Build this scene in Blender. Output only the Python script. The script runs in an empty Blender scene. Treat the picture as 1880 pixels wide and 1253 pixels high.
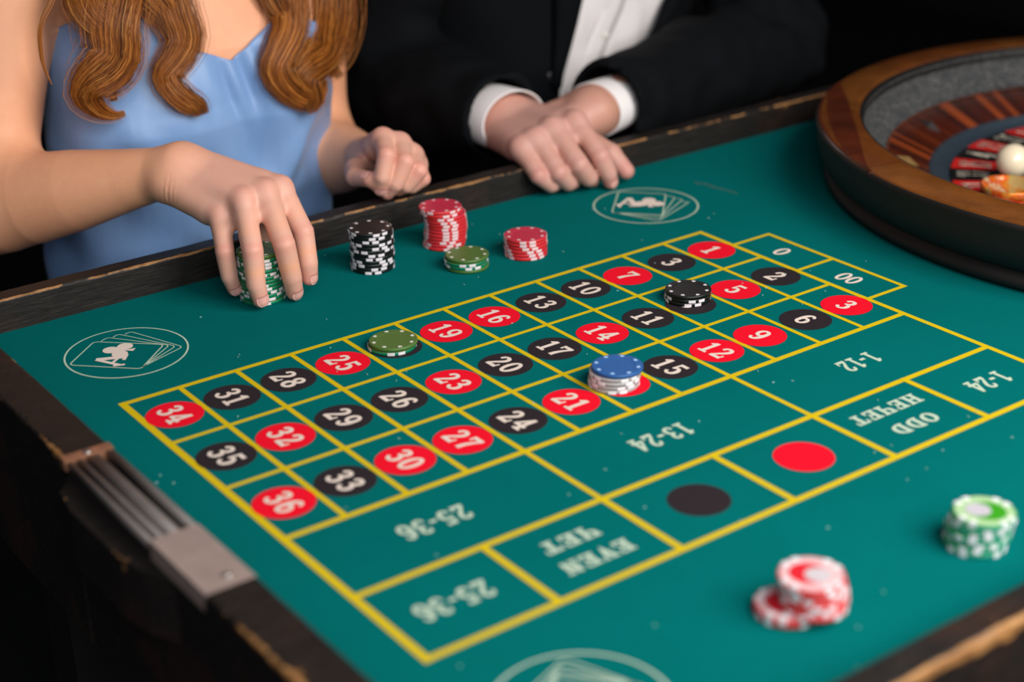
import bpy, bmesh, math, random
import numpy as np
from mathutils import Vector, Matrix
random.seed(7); rng = np.random.default_rng(7)
S = bpy.context.scene
COL = S.collection
PI = math.pi

# ------------------------------------------------------------------ camera
# metres; the felt is z = 0, the floor z = -0.78; x runs along the table, y towards the players
cam_d = bpy.data.cameras.new('camera'); cam = bpy.data.objects.new('camera', cam_d); COL.objects.link(cam)
cam.matrix_world = Matrix(((0.80766794, 0.25729531, -0.5305393, -0.41938794),
                           (-0.58922798, 0.31865755, -0.74247408, -1.1078676),
                           (-0.02197484, 0.91228093, 0.40897508, 0.55908945),
                           (0, 0, 0, 1)))
cam_d.sensor_width = 36.0; cam_d.lens = 36.0 * 3016.458 / 1880.0
cam_d.clip_start = 0.02; cam_d.clip_end = 30
cam_d.dof.use_dof = True; cam_d.dof.focus_distance = 1.40; cam_d.dof.aperture_fstop = 3.0
S.camera = cam

# ------------------------------------------------------------------ light
W = bpy.data.worlds.new('world'); S.world = W; W.use_nodes = True
W.node_tree.nodes['Background'].inputs[0].default_value = (0.6, 0.72, 1.0, 1)
W.node_tree.nodes['Background'].inputs[1].default_value = 0.05
def area(name, loc, target, size, power, color=(1, 1, 1), size_y=None):
    l = bpy.data.lights.new(name, 'AREA'); l.shape = 'RECTANGLE'; l.size = size; l.size_y = size_y or size
    l.energy = power; l.color = color
    o = bpy.data.objects.new(name, l); COL.objects.link(o); o.location = loc
    o.rotation_euler = (Vector(target) - Vector(loc)).to_track_quat('-Z', 'Y').to_euler()
    return o
area('key_fill_light', (0.66, -1.18, 0.92), (0.25, -0.08, 0.05), 0.9, 27, (1.0, 0.965, 0.92))
area('key_fill_light', (-0.6, -1.9, 1.3), (0.3, 0.3, 0.15), 1.2, 27, (0.95, 0.97, 1.0))  # fill added from the front left only to brighten the players
S.view_settings.view_transform = 'Standard'; S.view_settings.look = 'None'
S.view_settings.gamma = 1; S.view_settings.use_curve_mapping = False
S.view_settings.exposure = 0.0

# ------------------------------------------------------------------ helpers
def lin(c):
    return tuple((v / 12.92 if v <= .04045 else ((v + .055) / 1.055) ** 2.4) for v in (x / 255 for x in c))
def link(name, me, mat=None, parent=None, loc=None, rot=None, smooth=False):
    o = bpy.data.objects.new(name, me); COL.objects.link(o)
    if mat is not None:
        for m in (mat if isinstance(mat, (list, tuple)) else [mat]): me.materials.append(m)
    if parent is not None: o.parent = parent
    if loc is not None: o.location = loc
    if rot is not None: o.rotation_euler = rot
    if smooth: me.polygons.foreach_set('use_smooth', [True] * len(me.polygons))
    return o
def pym(name, V, F, mat=None, parent=None, smooth=False, loc=None, rot=None):
    me = bpy.data.meshes.new(name); me.from_pydata([tuple(v) for v in V], [], [tuple(f) for f in F]); me.update()
    return link(name, me, mat, parent, loc, rot, smooth)
def empty(name, loc=(0, 0, 0), rz=0):
    o = bpy.data.objects.new(name, None); COL.objects.link(o); o.location = loc; o.rotation_euler = (0, 0, rz)
    o.empty_display_size = .05
    return o
def tag(o, label=None, cat=None, group=None, kind=None):
    if label: o['label'] = label
    if cat: o['category'] = cat
    if group: o['group'] = group
    if kind: o['kind'] = kind
    return o
def bmo(name, bm, mat, parent=None, smooth=False, bevel=0, seg=2, loc=None, rot=None):
    if bevel:
        bmesh.ops.bevel(bm, geom=[e for e in bm.edges if len(e.link_faces) == 2 and e.calc_face_angle(0) > .5],
                        offset=bevel, segments=seg, affect='EDGES', profile=.6)
    me = bpy.data.meshes.new(name); bm.to_mesh(me); bm.free()
    return link(name, me, mat, parent, loc, rot, smooth)
def box(bm, x0, x1, y0, y1, z0, z1):
    vs = [bm.verts.new(p) for p in ((x0, y0, z0), (x1, y0, z0), (x1, y1, z0), (x0, y1, z0),
                                    (x0, y0, z1), (x1, y0, z1), (x1, y1, z1), (x0, y1, z1))]
    for f in ((3, 2, 1, 0), (4, 5, 6, 7), (0, 1, 5, 4), (1, 2, 6, 5), (2, 3, 7, 6), (3, 0, 4, 7)):
        bm.faces.new([vs[i] for i in f])
def boxo(name, b, mat, parent=None, bevel=.002, seg=2, smooth=False):
    bm = bmesh.new(); box(bm, *b); return bmo(name, bm, mat, parent, smooth, bevel, seg)
def lathe(prof, n=96, a0=0, a1=2 * PI, close=None):
    """revolve (r, z) profile about z; returns verts, faces"""
    full = abs(a1 - a0 - 2 * PI) < 1e-6
    m = n if full else n + 1
    V = []; F = []
    for j in range(m):
        a = a0 + (a1 - a0) * j / n
        for r, z in prof: V.append((r * math.cos(a), r * math.sin(a), z))
    k = len(prof)
    for j in range(n):
        j2 = (j + 1) % m
        for i in range(k - 1):
            F.append((j * k + i, j2 * k + i, j2 * k + i + 1, j * k + i + 1))
    return V, F
def catmull(P, n):
    P = np.asarray(P, float); Q = np.vstack([2 * P[0] - P[1], P, 2 * P[-1] - P[-2]])
    t = np.linspace(0, len(P) - 1 - 1e-9, n); i = t.astype(int); u = (t - i)[:, None]
    a, b, c, d = Q[i], Q[i + 1], Q[i + 2], Q[i + 3]
    return .5 * (2 * b + (c - a) * u + (2 * a - 5 * b + 4 * c - d) * u ** 2 + (3 * b - a - 3 * c + d) * u ** 3)

# ------------------------------------------------------------------ materials
class NT:
    def __init__(s, name):
        s.m = bpy.data.materials.new(name); s.m.use_nodes = True; s.n = s.m.node_tree.nodes; s.l = s.m.node_tree.links
        s.p = s.n['Principled BSDF']
    def node(s, t, **kw):
        x = s.n.new(t)
        for k, v in kw.items():
            if k in x.inputs: x.inputs[k].default_value = v
            else: setattr(x, k, v)
        return x
    def ln(s, a, b): s.l.new(a, b)
    def coords(s, scale=(1, 1, 1), kind='Object', rot=(0, 0, 0)):
        tc = s.node('ShaderNodeTexCoord'); mp = s.node('ShaderNodeMapping')
        mp.inputs['Scale'].default_value = scale; mp.inputs['Rotation'].default_value = rot
        s.ln(tc.outputs[kind], mp.inputs[0]); return mp.outputs[0]
    def noise(s, co, scale, detail=3, rough=.55):
        x = s.node('ShaderNodeTexNoise'); x.inputs['Scale'].default_value = scale
        x.inputs['Detail'].default_value = detail; x.inputs['Roughness'].default_value = rough
        s.ln(co, x.inputs['Vector']); return x.outputs['Fac']
    def ramp(s, fac, stops, interp='LINEAR'):
        x = s.node('ShaderNodeValToRGB'); r = x.color_ramp; r.interpolation = interp
        while len(r.elements) < len(stops): r.elements.new(.5)
        for e, (p, c) in zip(r.elements, stops):
            e.position = p; e.color = (*c, 1) if len(c) == 3 else c
        s.ln(fac, x.inputs[0]); return x.outputs[0]
    def mix(s, fac, a, b, mode='MIX'):
        x = s.node('ShaderNodeMix', data_type='RGBA', blend_type=mode)
        for v, i in ((fac, 0), (a, 6), (b, 7)):
            if hasattr(v, 'links'): s.ln(v, x.inputs[i])
            else: x.inputs[i].default_value = v if i == 0 else (*v, 1)
        return x.outputs[2]
    def math(s, op, a, b=0, clamp=False):
        x = s.node('ShaderNodeMath', operation=op, use_clamp=clamp)
        for v, i in ((a, 0), (b, 1)):
            if hasattr(v, 'links'): s.ln(v, x.inputs[i])
            else: x.inputs[i].default_value = v
        return x.outputs[0]
    def bump(s, h, strength=.3, dist=.001):
        x = s.node('ShaderNodeBump'); x.inputs['Strength'].default_value = strength; x.inputs['Distance'].default_value = dist
        s.ln(h, x.inputs['Height']); s.ln(x.outputs[0], s.p.inputs['Normal'])
    def set(s, **kw):
        for k, v in kw.items():
            k = {'base': 'Base Color', 'rough': 'Roughness', 'metal': 'Metallic', 'spec': 'Specular IOR Level',
                 'coat': 'Coat Weight', 'sheen': 'Sheen Weight', 'sss': 'Subsurface Weight', 'aniso': 'Anisotropic'}.get(k, k)
            if hasattr(v, 'links'): s.ln(v, s.p.inputs[k])
            else: s.p.inputs[k].default_value = (*v, 1) if isinstance(v, tuple) and len(v) == 3 and k == 'Base Color' else v
        return s
def plain(name, rgb, rough=.5, metal=0, var=.06, scale=300, spec=.5, bump=0, **kw):
    t = NT(name); c = lin(rgb); co = t.coords()
    f = t.noise(co, scale)
    d = tuple(v * (1 - 2 * var) for v in c); u = tuple(min(1, v * (1 + 2 * var)) for v in c)
    t.set(base=t.ramp(f, [(.3, d), (.7, u)]), rough=rough, metal=metal, spec=spec, **kw)
    if bump: t.bump(f, bump, .0006)
    return t.m

def felt_mat():
    t = NT('felt'); co = t.coords()
    big = t.noise(co, 5, 3); fine = t.noise(co, 900, 2); mid = t.noise(co, 60, 4)
    c = t.ramp(big, [(.25, lin((0, 101, 99))), (.75, lin((0, 109, 107)))])
    c = t.mix(t.ramp(fine, [(.35, (.3, .3, .3)), (.65, (.0, .0, .0))]), c, lin((0, 72, 70)))
    c = t.mix(t.ramp(mid, [(.45, (0, 0, 0)), (.75, (.2, .2, .2))]), c, lin((0, 92, 90)))
    t.set(base=c, rough=.95, spec=.03)
    t.bump(fine, .5, .0006); return t.m
def print_mat(name, rgb, wear=.12):
    t = NT(name); co = t.coords(kind='Generated'); co = t.coords()
    f = t.noise(co, 1400, 2); c = lin(rgb)
    t.set(base=t.ramp(f, [(.3, tuple(v * (1 - 2.2 * wear) for v in c)), (.62, c)]), rough=.85, spec=.15)
    t.bump(f, .25, .0004); return t.m
def rail_mat():
    """dark painted wood, paint rubbed off along the arrises (uses the mesh attribute 'wear')"""
    t = NT('worn_dark_wood'); co = t.coords((1, 9, 9)); co2 = t.coords()
    g = t.noise(co, 40, 6, .65); b = t.noise(co2, 9, 4, .6); s = t.noise(co2, 45, 5, .7)
    dark = t.ramp(g, [(.3, lin((20, 17, 15))), (.55, lin((30, 25, 22))), (.78, lin((52, 39, 31)))])
    dark = t.mix(t.ramp(b, [(.52, (0, 0, 0)), (.74, (.55, .55, .55))]), dark, lin((72, 42, 27)))
    wood = t.ramp(g, [(.3, lin((118, 74, 36))), (.7, lin((188, 138, 84)))])
    at = t.node('ShaderNodeAttribute', attribute_name='wear')
    w = t.math('ADD', at.outputs['Fac'], t.math('MULTIPLY', t.math('SUBTRACT', s, .5), 2.2))
    w = t.math('ADD', w, t.math('MULTIPLY', t.math('SUBTRACT', b, .5), 1.6))
    m = t.ramp(w, [(.62, (0, 0, 0)), (.80, (1, 1, 1))])
    t.set(base=t.mix(m, dark, wood), rough=t.ramp(g, [(.3, (.42,) * 3), (.7, (.62,) * 3)]), spec=.4)
    t.bump(g, .5, .0012); return t.m
def wood_mat(name, a, b, scale=(1, 1, 1), rough=.22, coat=.5, gs=12):
    t = NT(name); co = t.coords(scale)
    g = t.noise(co, gs, 6, .6)
    t.set(base=t.ramp(g, [(.3, lin(a)), (.7, lin(b))]), rough=rough, coat=coat); t.p.inputs['Coat Roughness'].default_value = .15
    return t.m
def skin_mat(name, a, b, red):
    t = NT(name); co = t.coords()
    n1 = t.noise(co, 14, 4); n2 = t.noise(co, 520, 2); n3 = t.noise(co, 120, 3)
    c = t.ramp(n1, [(.3, lin(a)), (.7, lin(b))])
    at = t.node('ShaderNodeAttribute', attribute_name='flush')
    pale = tuple(.3 * x + .7 * y for x, y in zip(lin(b), lin((208, 164, 154)))); c = t.mix(t.ramp(at.outputs['Fac'], [(0, (0, 0, 0)), (.40, (.9,) * 3)]), c, pale)
    c = t.mix(t.ramp(at.outputs['Fac'], [(.48, (0, 0, 0)), (.78, (.5,) * 3)]), c, lin(red))
    c = t.mix(t.ramp(n3, [(.4, (.12,) * 3), (.7, (0, 0, 0))]), c, lin(red))
    t.set(base=c, rough=.5, spec=.4, sss=.12)
    t.p.inputs['Subsurface Radius'].default_value = (.012, .004, .002); t.p.inputs['Subsurface Scale'].default_value = .6
    h = t.math('ADD', t.math('MULTIPLY', n2, .5), t.math('MULTIPLY', n3, .6)); t.bump(h, .22, .0007); return t.m
M = {}
M['felt'] = felt_mat()
M['yellow'] = print_mat('yellow_print', (222, 190, 10)); M['red_print'] = print_mat('red_print', (240, 8, 38), .04)
M['black_print'] = print_mat('black_print', (44, 36, 40), .1); M['cream_print'] = print_mat('cream_print', (236, 218, 204), .08)
M['pale_print'] = print_mat('pale_green_print', (196, 214, 190), .12)
M['rail'] = rail_mat()
M['metal'] = plain('brushed_grey_metal', (112, 104, 100), .5, .3, .05, 90)
M['metal_dark'] = plain('dark_groove_metal', (46, 40, 36), .5, .3)
M['screw'] = plain('screw_metal', (190, 185, 180), .3, .9)
M['black_wood'] = wood_mat('black_lacquered_wood', (12, 10, 9), (26, 21, 18), (1, 1, 4), .6, .0)
M['veneer'] = wood_mat('amber_veneer', (98, 54, 18), (134, 78, 30), (1, 1, 1), .3, .4, 25)
M['veneer_b'] = wood_mat('brown_veneer', (90, 46, 15), (122, 66, 24), (1, 1, 1), .3, .4, 25)
M['reflection_dark'] = wood_mat('red_brown_reflection', (66, 26, 10), (98, 42, 18), (1, 1, 1), .3, .4, 25)
M['chair'] = plain('black_chair_fabric', (14, 14, 14), .9)
M['skin_w'] = skin_mat('fair_skin', (236, 168, 126), (242, 177, 136), (220, 134, 120))
M['skin_m'] = skin_mat('rosy_skin', (196, 140, 116), (204, 150, 126), (206, 112, 104))
M['nail'] = plain('fingernail', (232, 170, 158), .28, 0, .02, 200, coat=.4)
M['eye'] = plain('eye', (235, 230, 225), .15)
M['iris'] = plain('iris', (60, 70, 60), .15)
M['lip'] = plain('lip', (180, 90, 85), .4)
# ------------------------------------------------------------------ room
fm = NT('dark_floor'); fm.set(base=fm.ramp(fm.noise(fm.coords(), 6, 4), [(.3, lin((10, 10, 9))), (.7, lin((20, 19, 17)))]), rough=.6); fm = fm.m
wm = plain('black_wall_paint', (9, 9, 9), .9, 0, .1, 20)
tag(boxo('floor', (-3.2, 4.2, -3.4, 3.2, -.83, -.78), fm, bevel=0), 'dark floor under the table', kind='structure')
tag(boxo('wall_back', (-3.2, 4.2, 3.2, 3.26, -.83, 2.0), wm, bevel=0), 'unlit black wall behind the players', kind='structure')
tag(boxo('wall_right', (4.2, 4.26, -3.4, 3.26, -.83, 2.0), wm, bevel=0), 'unlit black side wall', kind='structure')
# thin pale sheet added to show faintly lit floor beneath the table
bm = bmesh.new(); vs = [bm.verts.new(p) for p in ((.229, .912, -.776), (.150, .690, -.776), (.05, .40, -.776), (.40, .30, -.776), (.275, .75, -.776))]
bm.faces.new(vs[::-1]); r = bmesh.ops.extrude_face_region(bm, geom=bm.faces[:]); bmesh.ops.translate(bm, vec=(0, 0, -.004), verts=[v for v in r['geom'] if isinstance(v, bmesh.types.BMVert)])
bmesh.ops.recalc_face_normals(bm, faces=bm.faces[:])
tag(bmo('lit_floor_patch', bm, plain('lit_floor_tone', (215, 222, 205), .9, 0, .1, 200)), 'pale sheet added for a faintly lit patch of dark floor', 'mat')  # no real mat: added sheet standing in for faintly lit floor

# ------------------------------------------------------------------ table
U = .05
table = tag(empty('roulette_table', (0, 0, -.78)), 'roulette table with teal betting felt and worn dark wooden rails', 'table')
TZ = .78   # children are given in world coordinates and moved down with this
def tpart(o): o.location.z += TZ; return o
XL, XR, YN, YF = -.056, 1.52, -.6145, .1945
tpart(boxo('felt_top', (XL - .01, XR + .01, YN - .01, YF + .01, -.022, 0), M['felt'], table, bevel=0))
def rail(name, L0, L1, prof, axis, flip=False, step=.006, chip=.0006):
    """extruded rail; prof = (across, z, wear); with fine chips along the arrises"""
    n = max(2, int((L1 - L0) / step)); P = []
    for i in range(len(prof)):
        a, b = prof[i], prof[(i + 1) % len(prof)]; d = math.hypot(b[0] - a[0], b[1] - a[1]); k = max(1, int(d / .004))
        k = min(k, 14)
        for j in range(k):
            t = j / k; P.append((a[0] + (b[0] - a[0]) * t, a[1] + (b[1] - a[1]) * t, a[2] + (b[2] - a[2]) * t if k > 1 else a[2]))
    V = []; F = []; Wv = []; k = len(P)
    ph = rng.uniform(0, 6, 6)
    for j in range(n + 1):
        s = L0 + (L1 - L0) * j / n
        g = .5 + .5 * math.sin(s * 23 + ph[0]) * math.sin(s * 61 + ph[1]) + .25 * math.sin(s * 140 + ph[2])
        for a, z, w in P:
            c = chip * w * g * rng.uniform(.3, 1.6)
            zz = z - c; V.append((s, a, zz) if axis == 'x' else (a, s, zz)); Wv.append(w * (.62 + .5 * g))
    for j in range(n):
        for i in range(k):
            q = (j * k + i, j * k + (i + 1) % k, (j + 1) * k + (i + 1) % k, (j + 1) * k + i); F.append(q if (axis == 'x') else q[::-1])
    F.append(tuple(range(k))[::-1]); F.append(tuple(n * k + i for i in range(k)))
    me = bpy.data.meshes.new(name); me.from_pydata(V, [], F); me.update()
    at = me.attributes.new('wear', 'FLOAT', 'POINT'); at.data.foreach_set('value', Wv)
    bm = bmesh.new(); bm.from_mesh(me); bmesh.ops.recalc_face_normals(bm, faces=bm.faces[:]); bm.to_mesh(me); bm.free()
    return tpart(link(name, me, M['rail'], table))
# (across, z, wear): inner face, inner arris, top, outer arris, outer face, underside
def rprof(i, o, wi, wo, wt=.1, zt=.03, face=.12):
    s = 1 if o > i else -1
    return [(i, -.002, .25), (i, .010, .08), (i, .0275, wi * .25), (i + s * .0004, .0291, wi), (i + s * .0014, .0300, wi), (i + s * .0032, .0300, wt),
            (o - s * .0045, .0300, wt), (o - s * .0014, .0300, wo), (o - s * .0002, .0290, wo), (o, .0255, wo * .6), (o, .018, face), (o, -.119, .0), (i, -.119, 0)]
rail('rail', XL - .034, XR + .034, rprof(YF, YF + .0205, .98, .35), 'x', chip=.0009)
rail('rail', XL - .034, XR + .034, rprof(YN, YN - .024, .22, 1.5, zt=.03), 'x', chip=.0012)
rail('rail', YN, YF, rprof(XR, XR + .034, .3, .8), 'y')
# the left rail is cut where the folding hinge sits
rail('rail', -.116, YF, rprof(XL, XL - .034, .42, .85, .22), 'y', chip=.0010)
rail('rail', YN, -.327, rprof(XL, XL - .034, .42, .85, .22), 'y', chip=.0010)
tpart(boxo('rail_core', (XL - .033, XL, -.327, -.116, -.119, .016), M['rail'], table, bevel=0))
# hinge: pale plate, grooved metal channel, two screws
hp = boxo('hinge_plate', (XL - .034, XL - .0004, -.330, -.252, .0165, .0305), plain('greyed_bare_wood', (150, 130, 122), .6, 0, .05, 60), table, bevel=.0015); tpart(hp)
hc = boxo('hinge_channel', (XL - .034, XL - .0004, -.252, -.112, .0165, .0235), plain('channel_floor', (34, 27, 23), .55), table, bevel=.001); tpart(hc)
for x0, w, m in ((XL - .0345, .0035, 'metal'), (XL - .0275, .0040, 'metal'), (XL - .0205, .0085, 'metal'), (XL - .0058, .0050, 'metal')):
    r_ = boxo('ridge', (x0, x0 + w, -.250, -.120, .0235, .0300), M[m], hc, bevel=.0012, seg=3, smooth=True)
e_ = boxo('end_plate', (XL - .036, XL - .0004, -.1205, -.112, .0235, .0315), plain('copper_worn_metal', (176, 124, 96), .4, .5, .15, 60), hc, bevel=.0015, seg=3)
for x, y, z, p in ((XL - .018, -.1165, .0315, hc), (XL - .014, -.318, .0305, hp)):
    bm = bmesh.new(); bmesh.ops.create_uvsphere(bm, u_segments=20, v_segments=10, radius=.0032)
    for v in bm.verts: v.co.z *= .45
    so = bmo('screw', bm, M['screw'], p, True, loc=(x, y, z))
# lug of wood bulging outside the hinge
bm = bmesh.new(); prof = [(XL - .034, -.118), (XL - .046, -.132), (XL - .050, -.160), (XL - .049, -.235), (XL - .044, -.262), (XL - .034, -.285)]
lo_ = [bm.verts.new((x, y, -.03)) for x, y in prof]; hi_ = [bm.verts.new((x, y, .016)) for x, y in prof]
for i in range(len(prof) - 1): bm.faces.new((lo_[i + 1], lo_[i], hi_[i], hi_[i + 1]))
bm.faces.new(hi_[::-1]); bm.faces.new(lo_); bm.faces.new((lo_[0], lo_[-1], hi_[-1], hi_[0])); bmesh.ops.recalc_face_normals(bm, faces=bm.faces[:])
bmesh.ops.subdivide_edges(bm, edges=bm.edges[:], cuts=3)
lug = bmo('hinge_lug', bm, M['rail'], table); tpart(lug)
wa = lug.data.attributes.new('wear', 'FLOAT', 'POINT'); wa.data.foreach_set('value', [.5 if (v.co.z > .012 and v.co.x < XL - .04) else .1 for v in lug.data.vertices])
for y0, y1 in ((YN - .012, YN + .01), (YF + .0, YF + .018)):
    pass
for x in (0.0, 1.45):
    for y in (-.57, .15):
        tpart(boxo('leg', (x - .03, x + .03, y - .03, y + .03, -.78, -.10), M['black_wood'], table, bevel=.004))
tpart(boxo('underframe', (XL, XR, YN, YF, -.10, -.0225), M['black_wood'], table, bevel=0))

# ------------------------------------------------------------------ printed layout
Z1, Z2, Z3 = .00025, .0005, .00075
def flat(name, quads, mat, z, parent=table, loc=(0, 0), smooth=False):
    """quads: list of polygons (x, y)"""
    V = []; F = []
    for qi, q in enumerate(quads):
        b = len(V); V += [(x, y, min(qi, 120) * 1.5e-6) for x, y in q]; ar = sum(q[i][0] * q[(i + 1) % len(q)][1] - q[(i + 1) % len(q)][0] * q[i][1] for i in range(len(q)))
        idx = list(range(b, b + len(q))); F.append(idx if ar > 0 else idx[::-1])
    o = pym(name, V, F, mat, parent); o.location = (loc[0], loc[1], z + TZ); return o
def ribbon(pts, wid, n=0, closed=False):
    P = np.array(pts, float); w = np.array(wid if hasattr(wid, '__len__') else [wid] * len(P), float)
    if n: PW = catmull(np.c_[P, w], n); P, w = PW[:, :2], PW[:, 2]
    T = np.gradient(P, axis=0) if not closed else np.roll(P, -1, 0) - np.roll(P, 1, 0)
    T /= np.linalg.norm(T, axis=1)[:, None] + 1e-12; N = np.c_[-T[:, 1], T[:, 0]]
    L = P + N * w[:, None] / 2; R = P - N * w[:, None] / 2; m = len(P)
    return [[tuple(L[i]), tuple(R[i]), tuple(R[(i + 1) % m]), tuple(L[(i + 1) % m])] for i in range(m if closed else m - 1)]
def disc(c, r, n=14):
    return [[(c[0] + r * math.cos(2 * PI * i / n), c[1] + r * math.sin(2 * PI * i / n)) for i in range(n)]]
def rect(x0, y0, x1, y1): return [[(x0, y0), (x1, y0), (x1, y1), (x0, y1)]]
def ell(c, rx, ry, wx, wy, n=28):
    a = np.linspace(0, 2 * PI, n, endpoint=False)
    O = [(c[0] + (rx + wx / 2) * math.cos(t), c[1] + (ry + wy / 2) * math.sin(t)) for t in a]
    I = [(c[0] + (rx - wx / 2) * math.cos(t), c[1] + (ry - wy / 2) * math.sin(t)) for t in a]
    return [[I[i], O[i], O[(i + 1) % n], I[(i + 1) % n]] for i in range(n)]
six = (ribbon([(.50, .78), (.43, .90), (.32, .935), (.19, .82), (.115, .56), (.12, .26)], [.10, .11, .11, .16, .17, .16], 16) +
       ell((.31, .31), .20, .255, .15, .11))
rot180 = lambda g, w=.6: [[(w - x, 1 - y) for x, y in q] for q in g]
GL = {
    '0': (ell((.30, .5), .22, .44, .16, .11), .62),
    '1': (rect(.20, .04, .36, .97) + rect(.08, 0, .48, .10) + [[(.04, .80), (.22, .97), (.30, .97), (.22, .80), (.10, .745)]], .56),
    '2': (ribbon([(.10, .72), (.16, .88), (.31, .935), (.45, .85), (.47, .68), (.36, .48), (.20, .28), (.09, .08)], [.12, .12, .11, .15, .16, .14, .11, .10], 22) + rect(.04, 0, .56, .15) + [[(.50, .10), (.56, .10), (.585, .30), (.52, .30)]], .62),
    '3': (ribbon([(.10, .77), (.17, .90), (.31, .935), (.44, .85), (.44, .68), (.33, .56), (.20, .535)], [.12, .12, .11, .15, .15, .11, .09], 16) +
          ribbon([(.20, .535), (.38, .51), (.48, .38), (.47, .19), (.33, .065), (.17, .09), (.08, .22)], [.09, .11, .16, .16, .11, .11, .12], 16), .60),
    '4': (ribbon([(.40, .93), (.07, .33)], .10) + rect(.02, .25, .60, .37) + rect(.34, .04, .49, .97) + rect(.24, 0, .60, .09), .64),
    '5': (rect(.12, .84, .52, .98) + ribbon([(.17, .97), (.13, .50)], .09) + ribbon([(.13, .50), (.26, .60), (.40, .56), (.48, .38), (.44, .17), (.30, .065), (.16, .10), (.08, .22)], [.07, .10, .13, .17, .16, .11, .11, .12], 20), .60),
    '6': (six, .62), '9': (rot180(six), .62),
    '7': (rect(.06, .84, .58, .98) + rect(.06, .70, .14, .90) + ribbon([(.53, .90), (.38, .60), (.28, .30), (.26, .02)], [.10, .13, .17, .19], 8), .60),
    '8': (ell((.30, .745), .17, .19, .15, .11) + ell((.30, .285), .205, .225, .17, .12), .62),
    '-': (rect(.04, .33, .34, .46), .38),
    'E': (rect(.10, .03, .27, .97) + rect(.02, 0, .62, .11) + rect(.02, .89, .60, 1) + rect(.25, .45, .46, .56) + rect(.41, .37, .48, .64) + rect(.54, 0, .62, .32) + rect(.52, .70, .60, 1), .68),
    'V': ([[(.07, .95), (.26, .95), (.43, .28), (.36, 0), (.32, 0)]] + [[(.50, .95), (.59, .95), (.38, 0), (.33, .04), (.36, .22)]] + rect(0, .90, .32, 1) + rect(.42, .90, .68, 1), .70),
    'N': (rect(.10, .03, .20, .97) + rect(.52, .03, .62, .97) + [[(.08, 1), (.27, 1), (.62, .10), (.62, 0), (.50, 0)]] + rect(0, 0, .30, .09) + rect(.42, .91, .72, 1), .76),
    'D': (rect(.10, .03, .27, .97) + ribbon([(.05, .95), (.34, .94), (.56, .78), (.62, .50), (.56, .22), (.34, .06), (.05, .05)], [.10, .11, .16, .17, .16, .11, .10], 22), .76),
    'O': (ell((.36, .5), .26, .44, .18, .12), .76),
    'H': (rect(.09, .03, .25, .97) + rect(.49, .03, .65, .97) + rect(.2, .45, .55, .56) + rect(0, 0, .33, .10) + rect(0, .90, .33, 1) + rect(.41, 0, .74, .10) + rect(.41, .90, .74, 1), .78),
    'T': (rect(.27, .03, .44, .97) + rect(.03, .89, .68, 1) + rect(.16, 0, .55, .10) + rect(.03, .68, .10, 1) + rect(.61, .68, .68, 1), .74),
    'Ч': (rect(.46, .03, .62, .97) + ribbon([(.16, .95), (.16, .62), (.26, .47), (.50, .48)], [.16, .16, .12, .11], 10) + rect(.02, .90, .32, 1) + rect(.38, .90, .70, 1) + rect(.36, 0, .72, .10), .76),
}
def heavy(polys, k=.022):
    """push every outline outwards a little: bolder strokes"""
    out = []
    for q in polys:
        P = np.array(q, float); c = P.mean(0); ar = sum(P[i][0] * P[(i + 1) % len(P)][1] - P[(i + 1) % len(P)][0] * P[i][1] for i in range(len(P)))
        if ar < 0: P = P[::-1]
        E = np.roll(P, -1, 0) - P; L = np.linalg.norm(E, axis=1)[:, None] + 1e-9; N = np.c_[E[:, 1], -E[:, 0]] / L
        D = (N + np.roll(N, 1, 0)); D /= np.linalg.norm(D, axis=1)[:, None] + 1e-6
        out.append([tuple(v) for v in P + D * k])
    return out
def text_polys(s, h, right, up, wscale=.78, gap=.10):
    """glyph polygons centred on the origin; right/up are unit vectors in the table plane"""
    adv = [GL[c][1] * wscale + gap for c in s]; tot = sum(adv) - gap; x = -tot / 2; out = []
    for c, a in zip(s, adv):
        for q in heavy(GL[c][0]):
            out.append([((x + px * wscale) * h * right[0] + (py - .5) * h * up[0], (x + px * wscale) * h * right[1] + (py - .5) * h * up[1]) for px, py in q])
        x += a
    return out
XC = [0, .959, 1.955, 2.959, 3.957, 4.979, 5.987, 6.976, 7.997, 8.986, 10.014, 11.028, 12.0]
YR = [0, -1.686, -3.417, -5.133, -6.903, -8.562]
LW, LO = .0043, .0052
LZ = [0]
def yline(x0, y0, x1, y1, w=LW):
    x0, y0, x1, y1 = (v * U for v in (x0, y0, x1, y1)); h = w / 2
    if abs(x1 - x0) > abs(y1 - y0): q = rect(x0 - h, y0 - h, x1 + h, y0 + h)
    else: q = rect(x0 - h, min(y0, y1) - h, x0 + h, max(y0, y1) + h)
    LZ[0] += 1; return flat('layout_line', q, M['yellow'], Z1 - .00015 + LZ[0] * 8e-6)
yline(0, 0, 12, 0, LO); yline(0, YR[1], 12, YR[1]); yline(0, YR[2], 12, YR[2]); yline(0, YR[3], 12, YR[3], LO)
yline(0, YR[4], 12, YR[4], LO); yline(0, YR[5], 12, YR[5], LO)
yline(0, 0, 0, YR[5], LO + .0006); yline(12, 0, 12, YR[5], LO)
for i in range(1, 12): yline(XC[i], 0, XC[i], YR[4] if i in (4, 8) else YR[3])
for x in (2, 4, 6, 8, 10): yline(XC[x], YR[4], XC[x], YR[5], LO)
yline(12, -.908, 12.935, -.908); yline(12, -2.593, 12.935, -2.593); yline(12, -4.314, 12.935, -4.314); yline(12.935, -.908, 12.935, -4.314)
RED = {1, 3, 5, 7, 9, 12, 14, 16, 18, 19, 21, 23, 25, 27, 30, 32, 34, 36}
CIR = disc((0, 0), .0223, 64)
dm = {}
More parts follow.
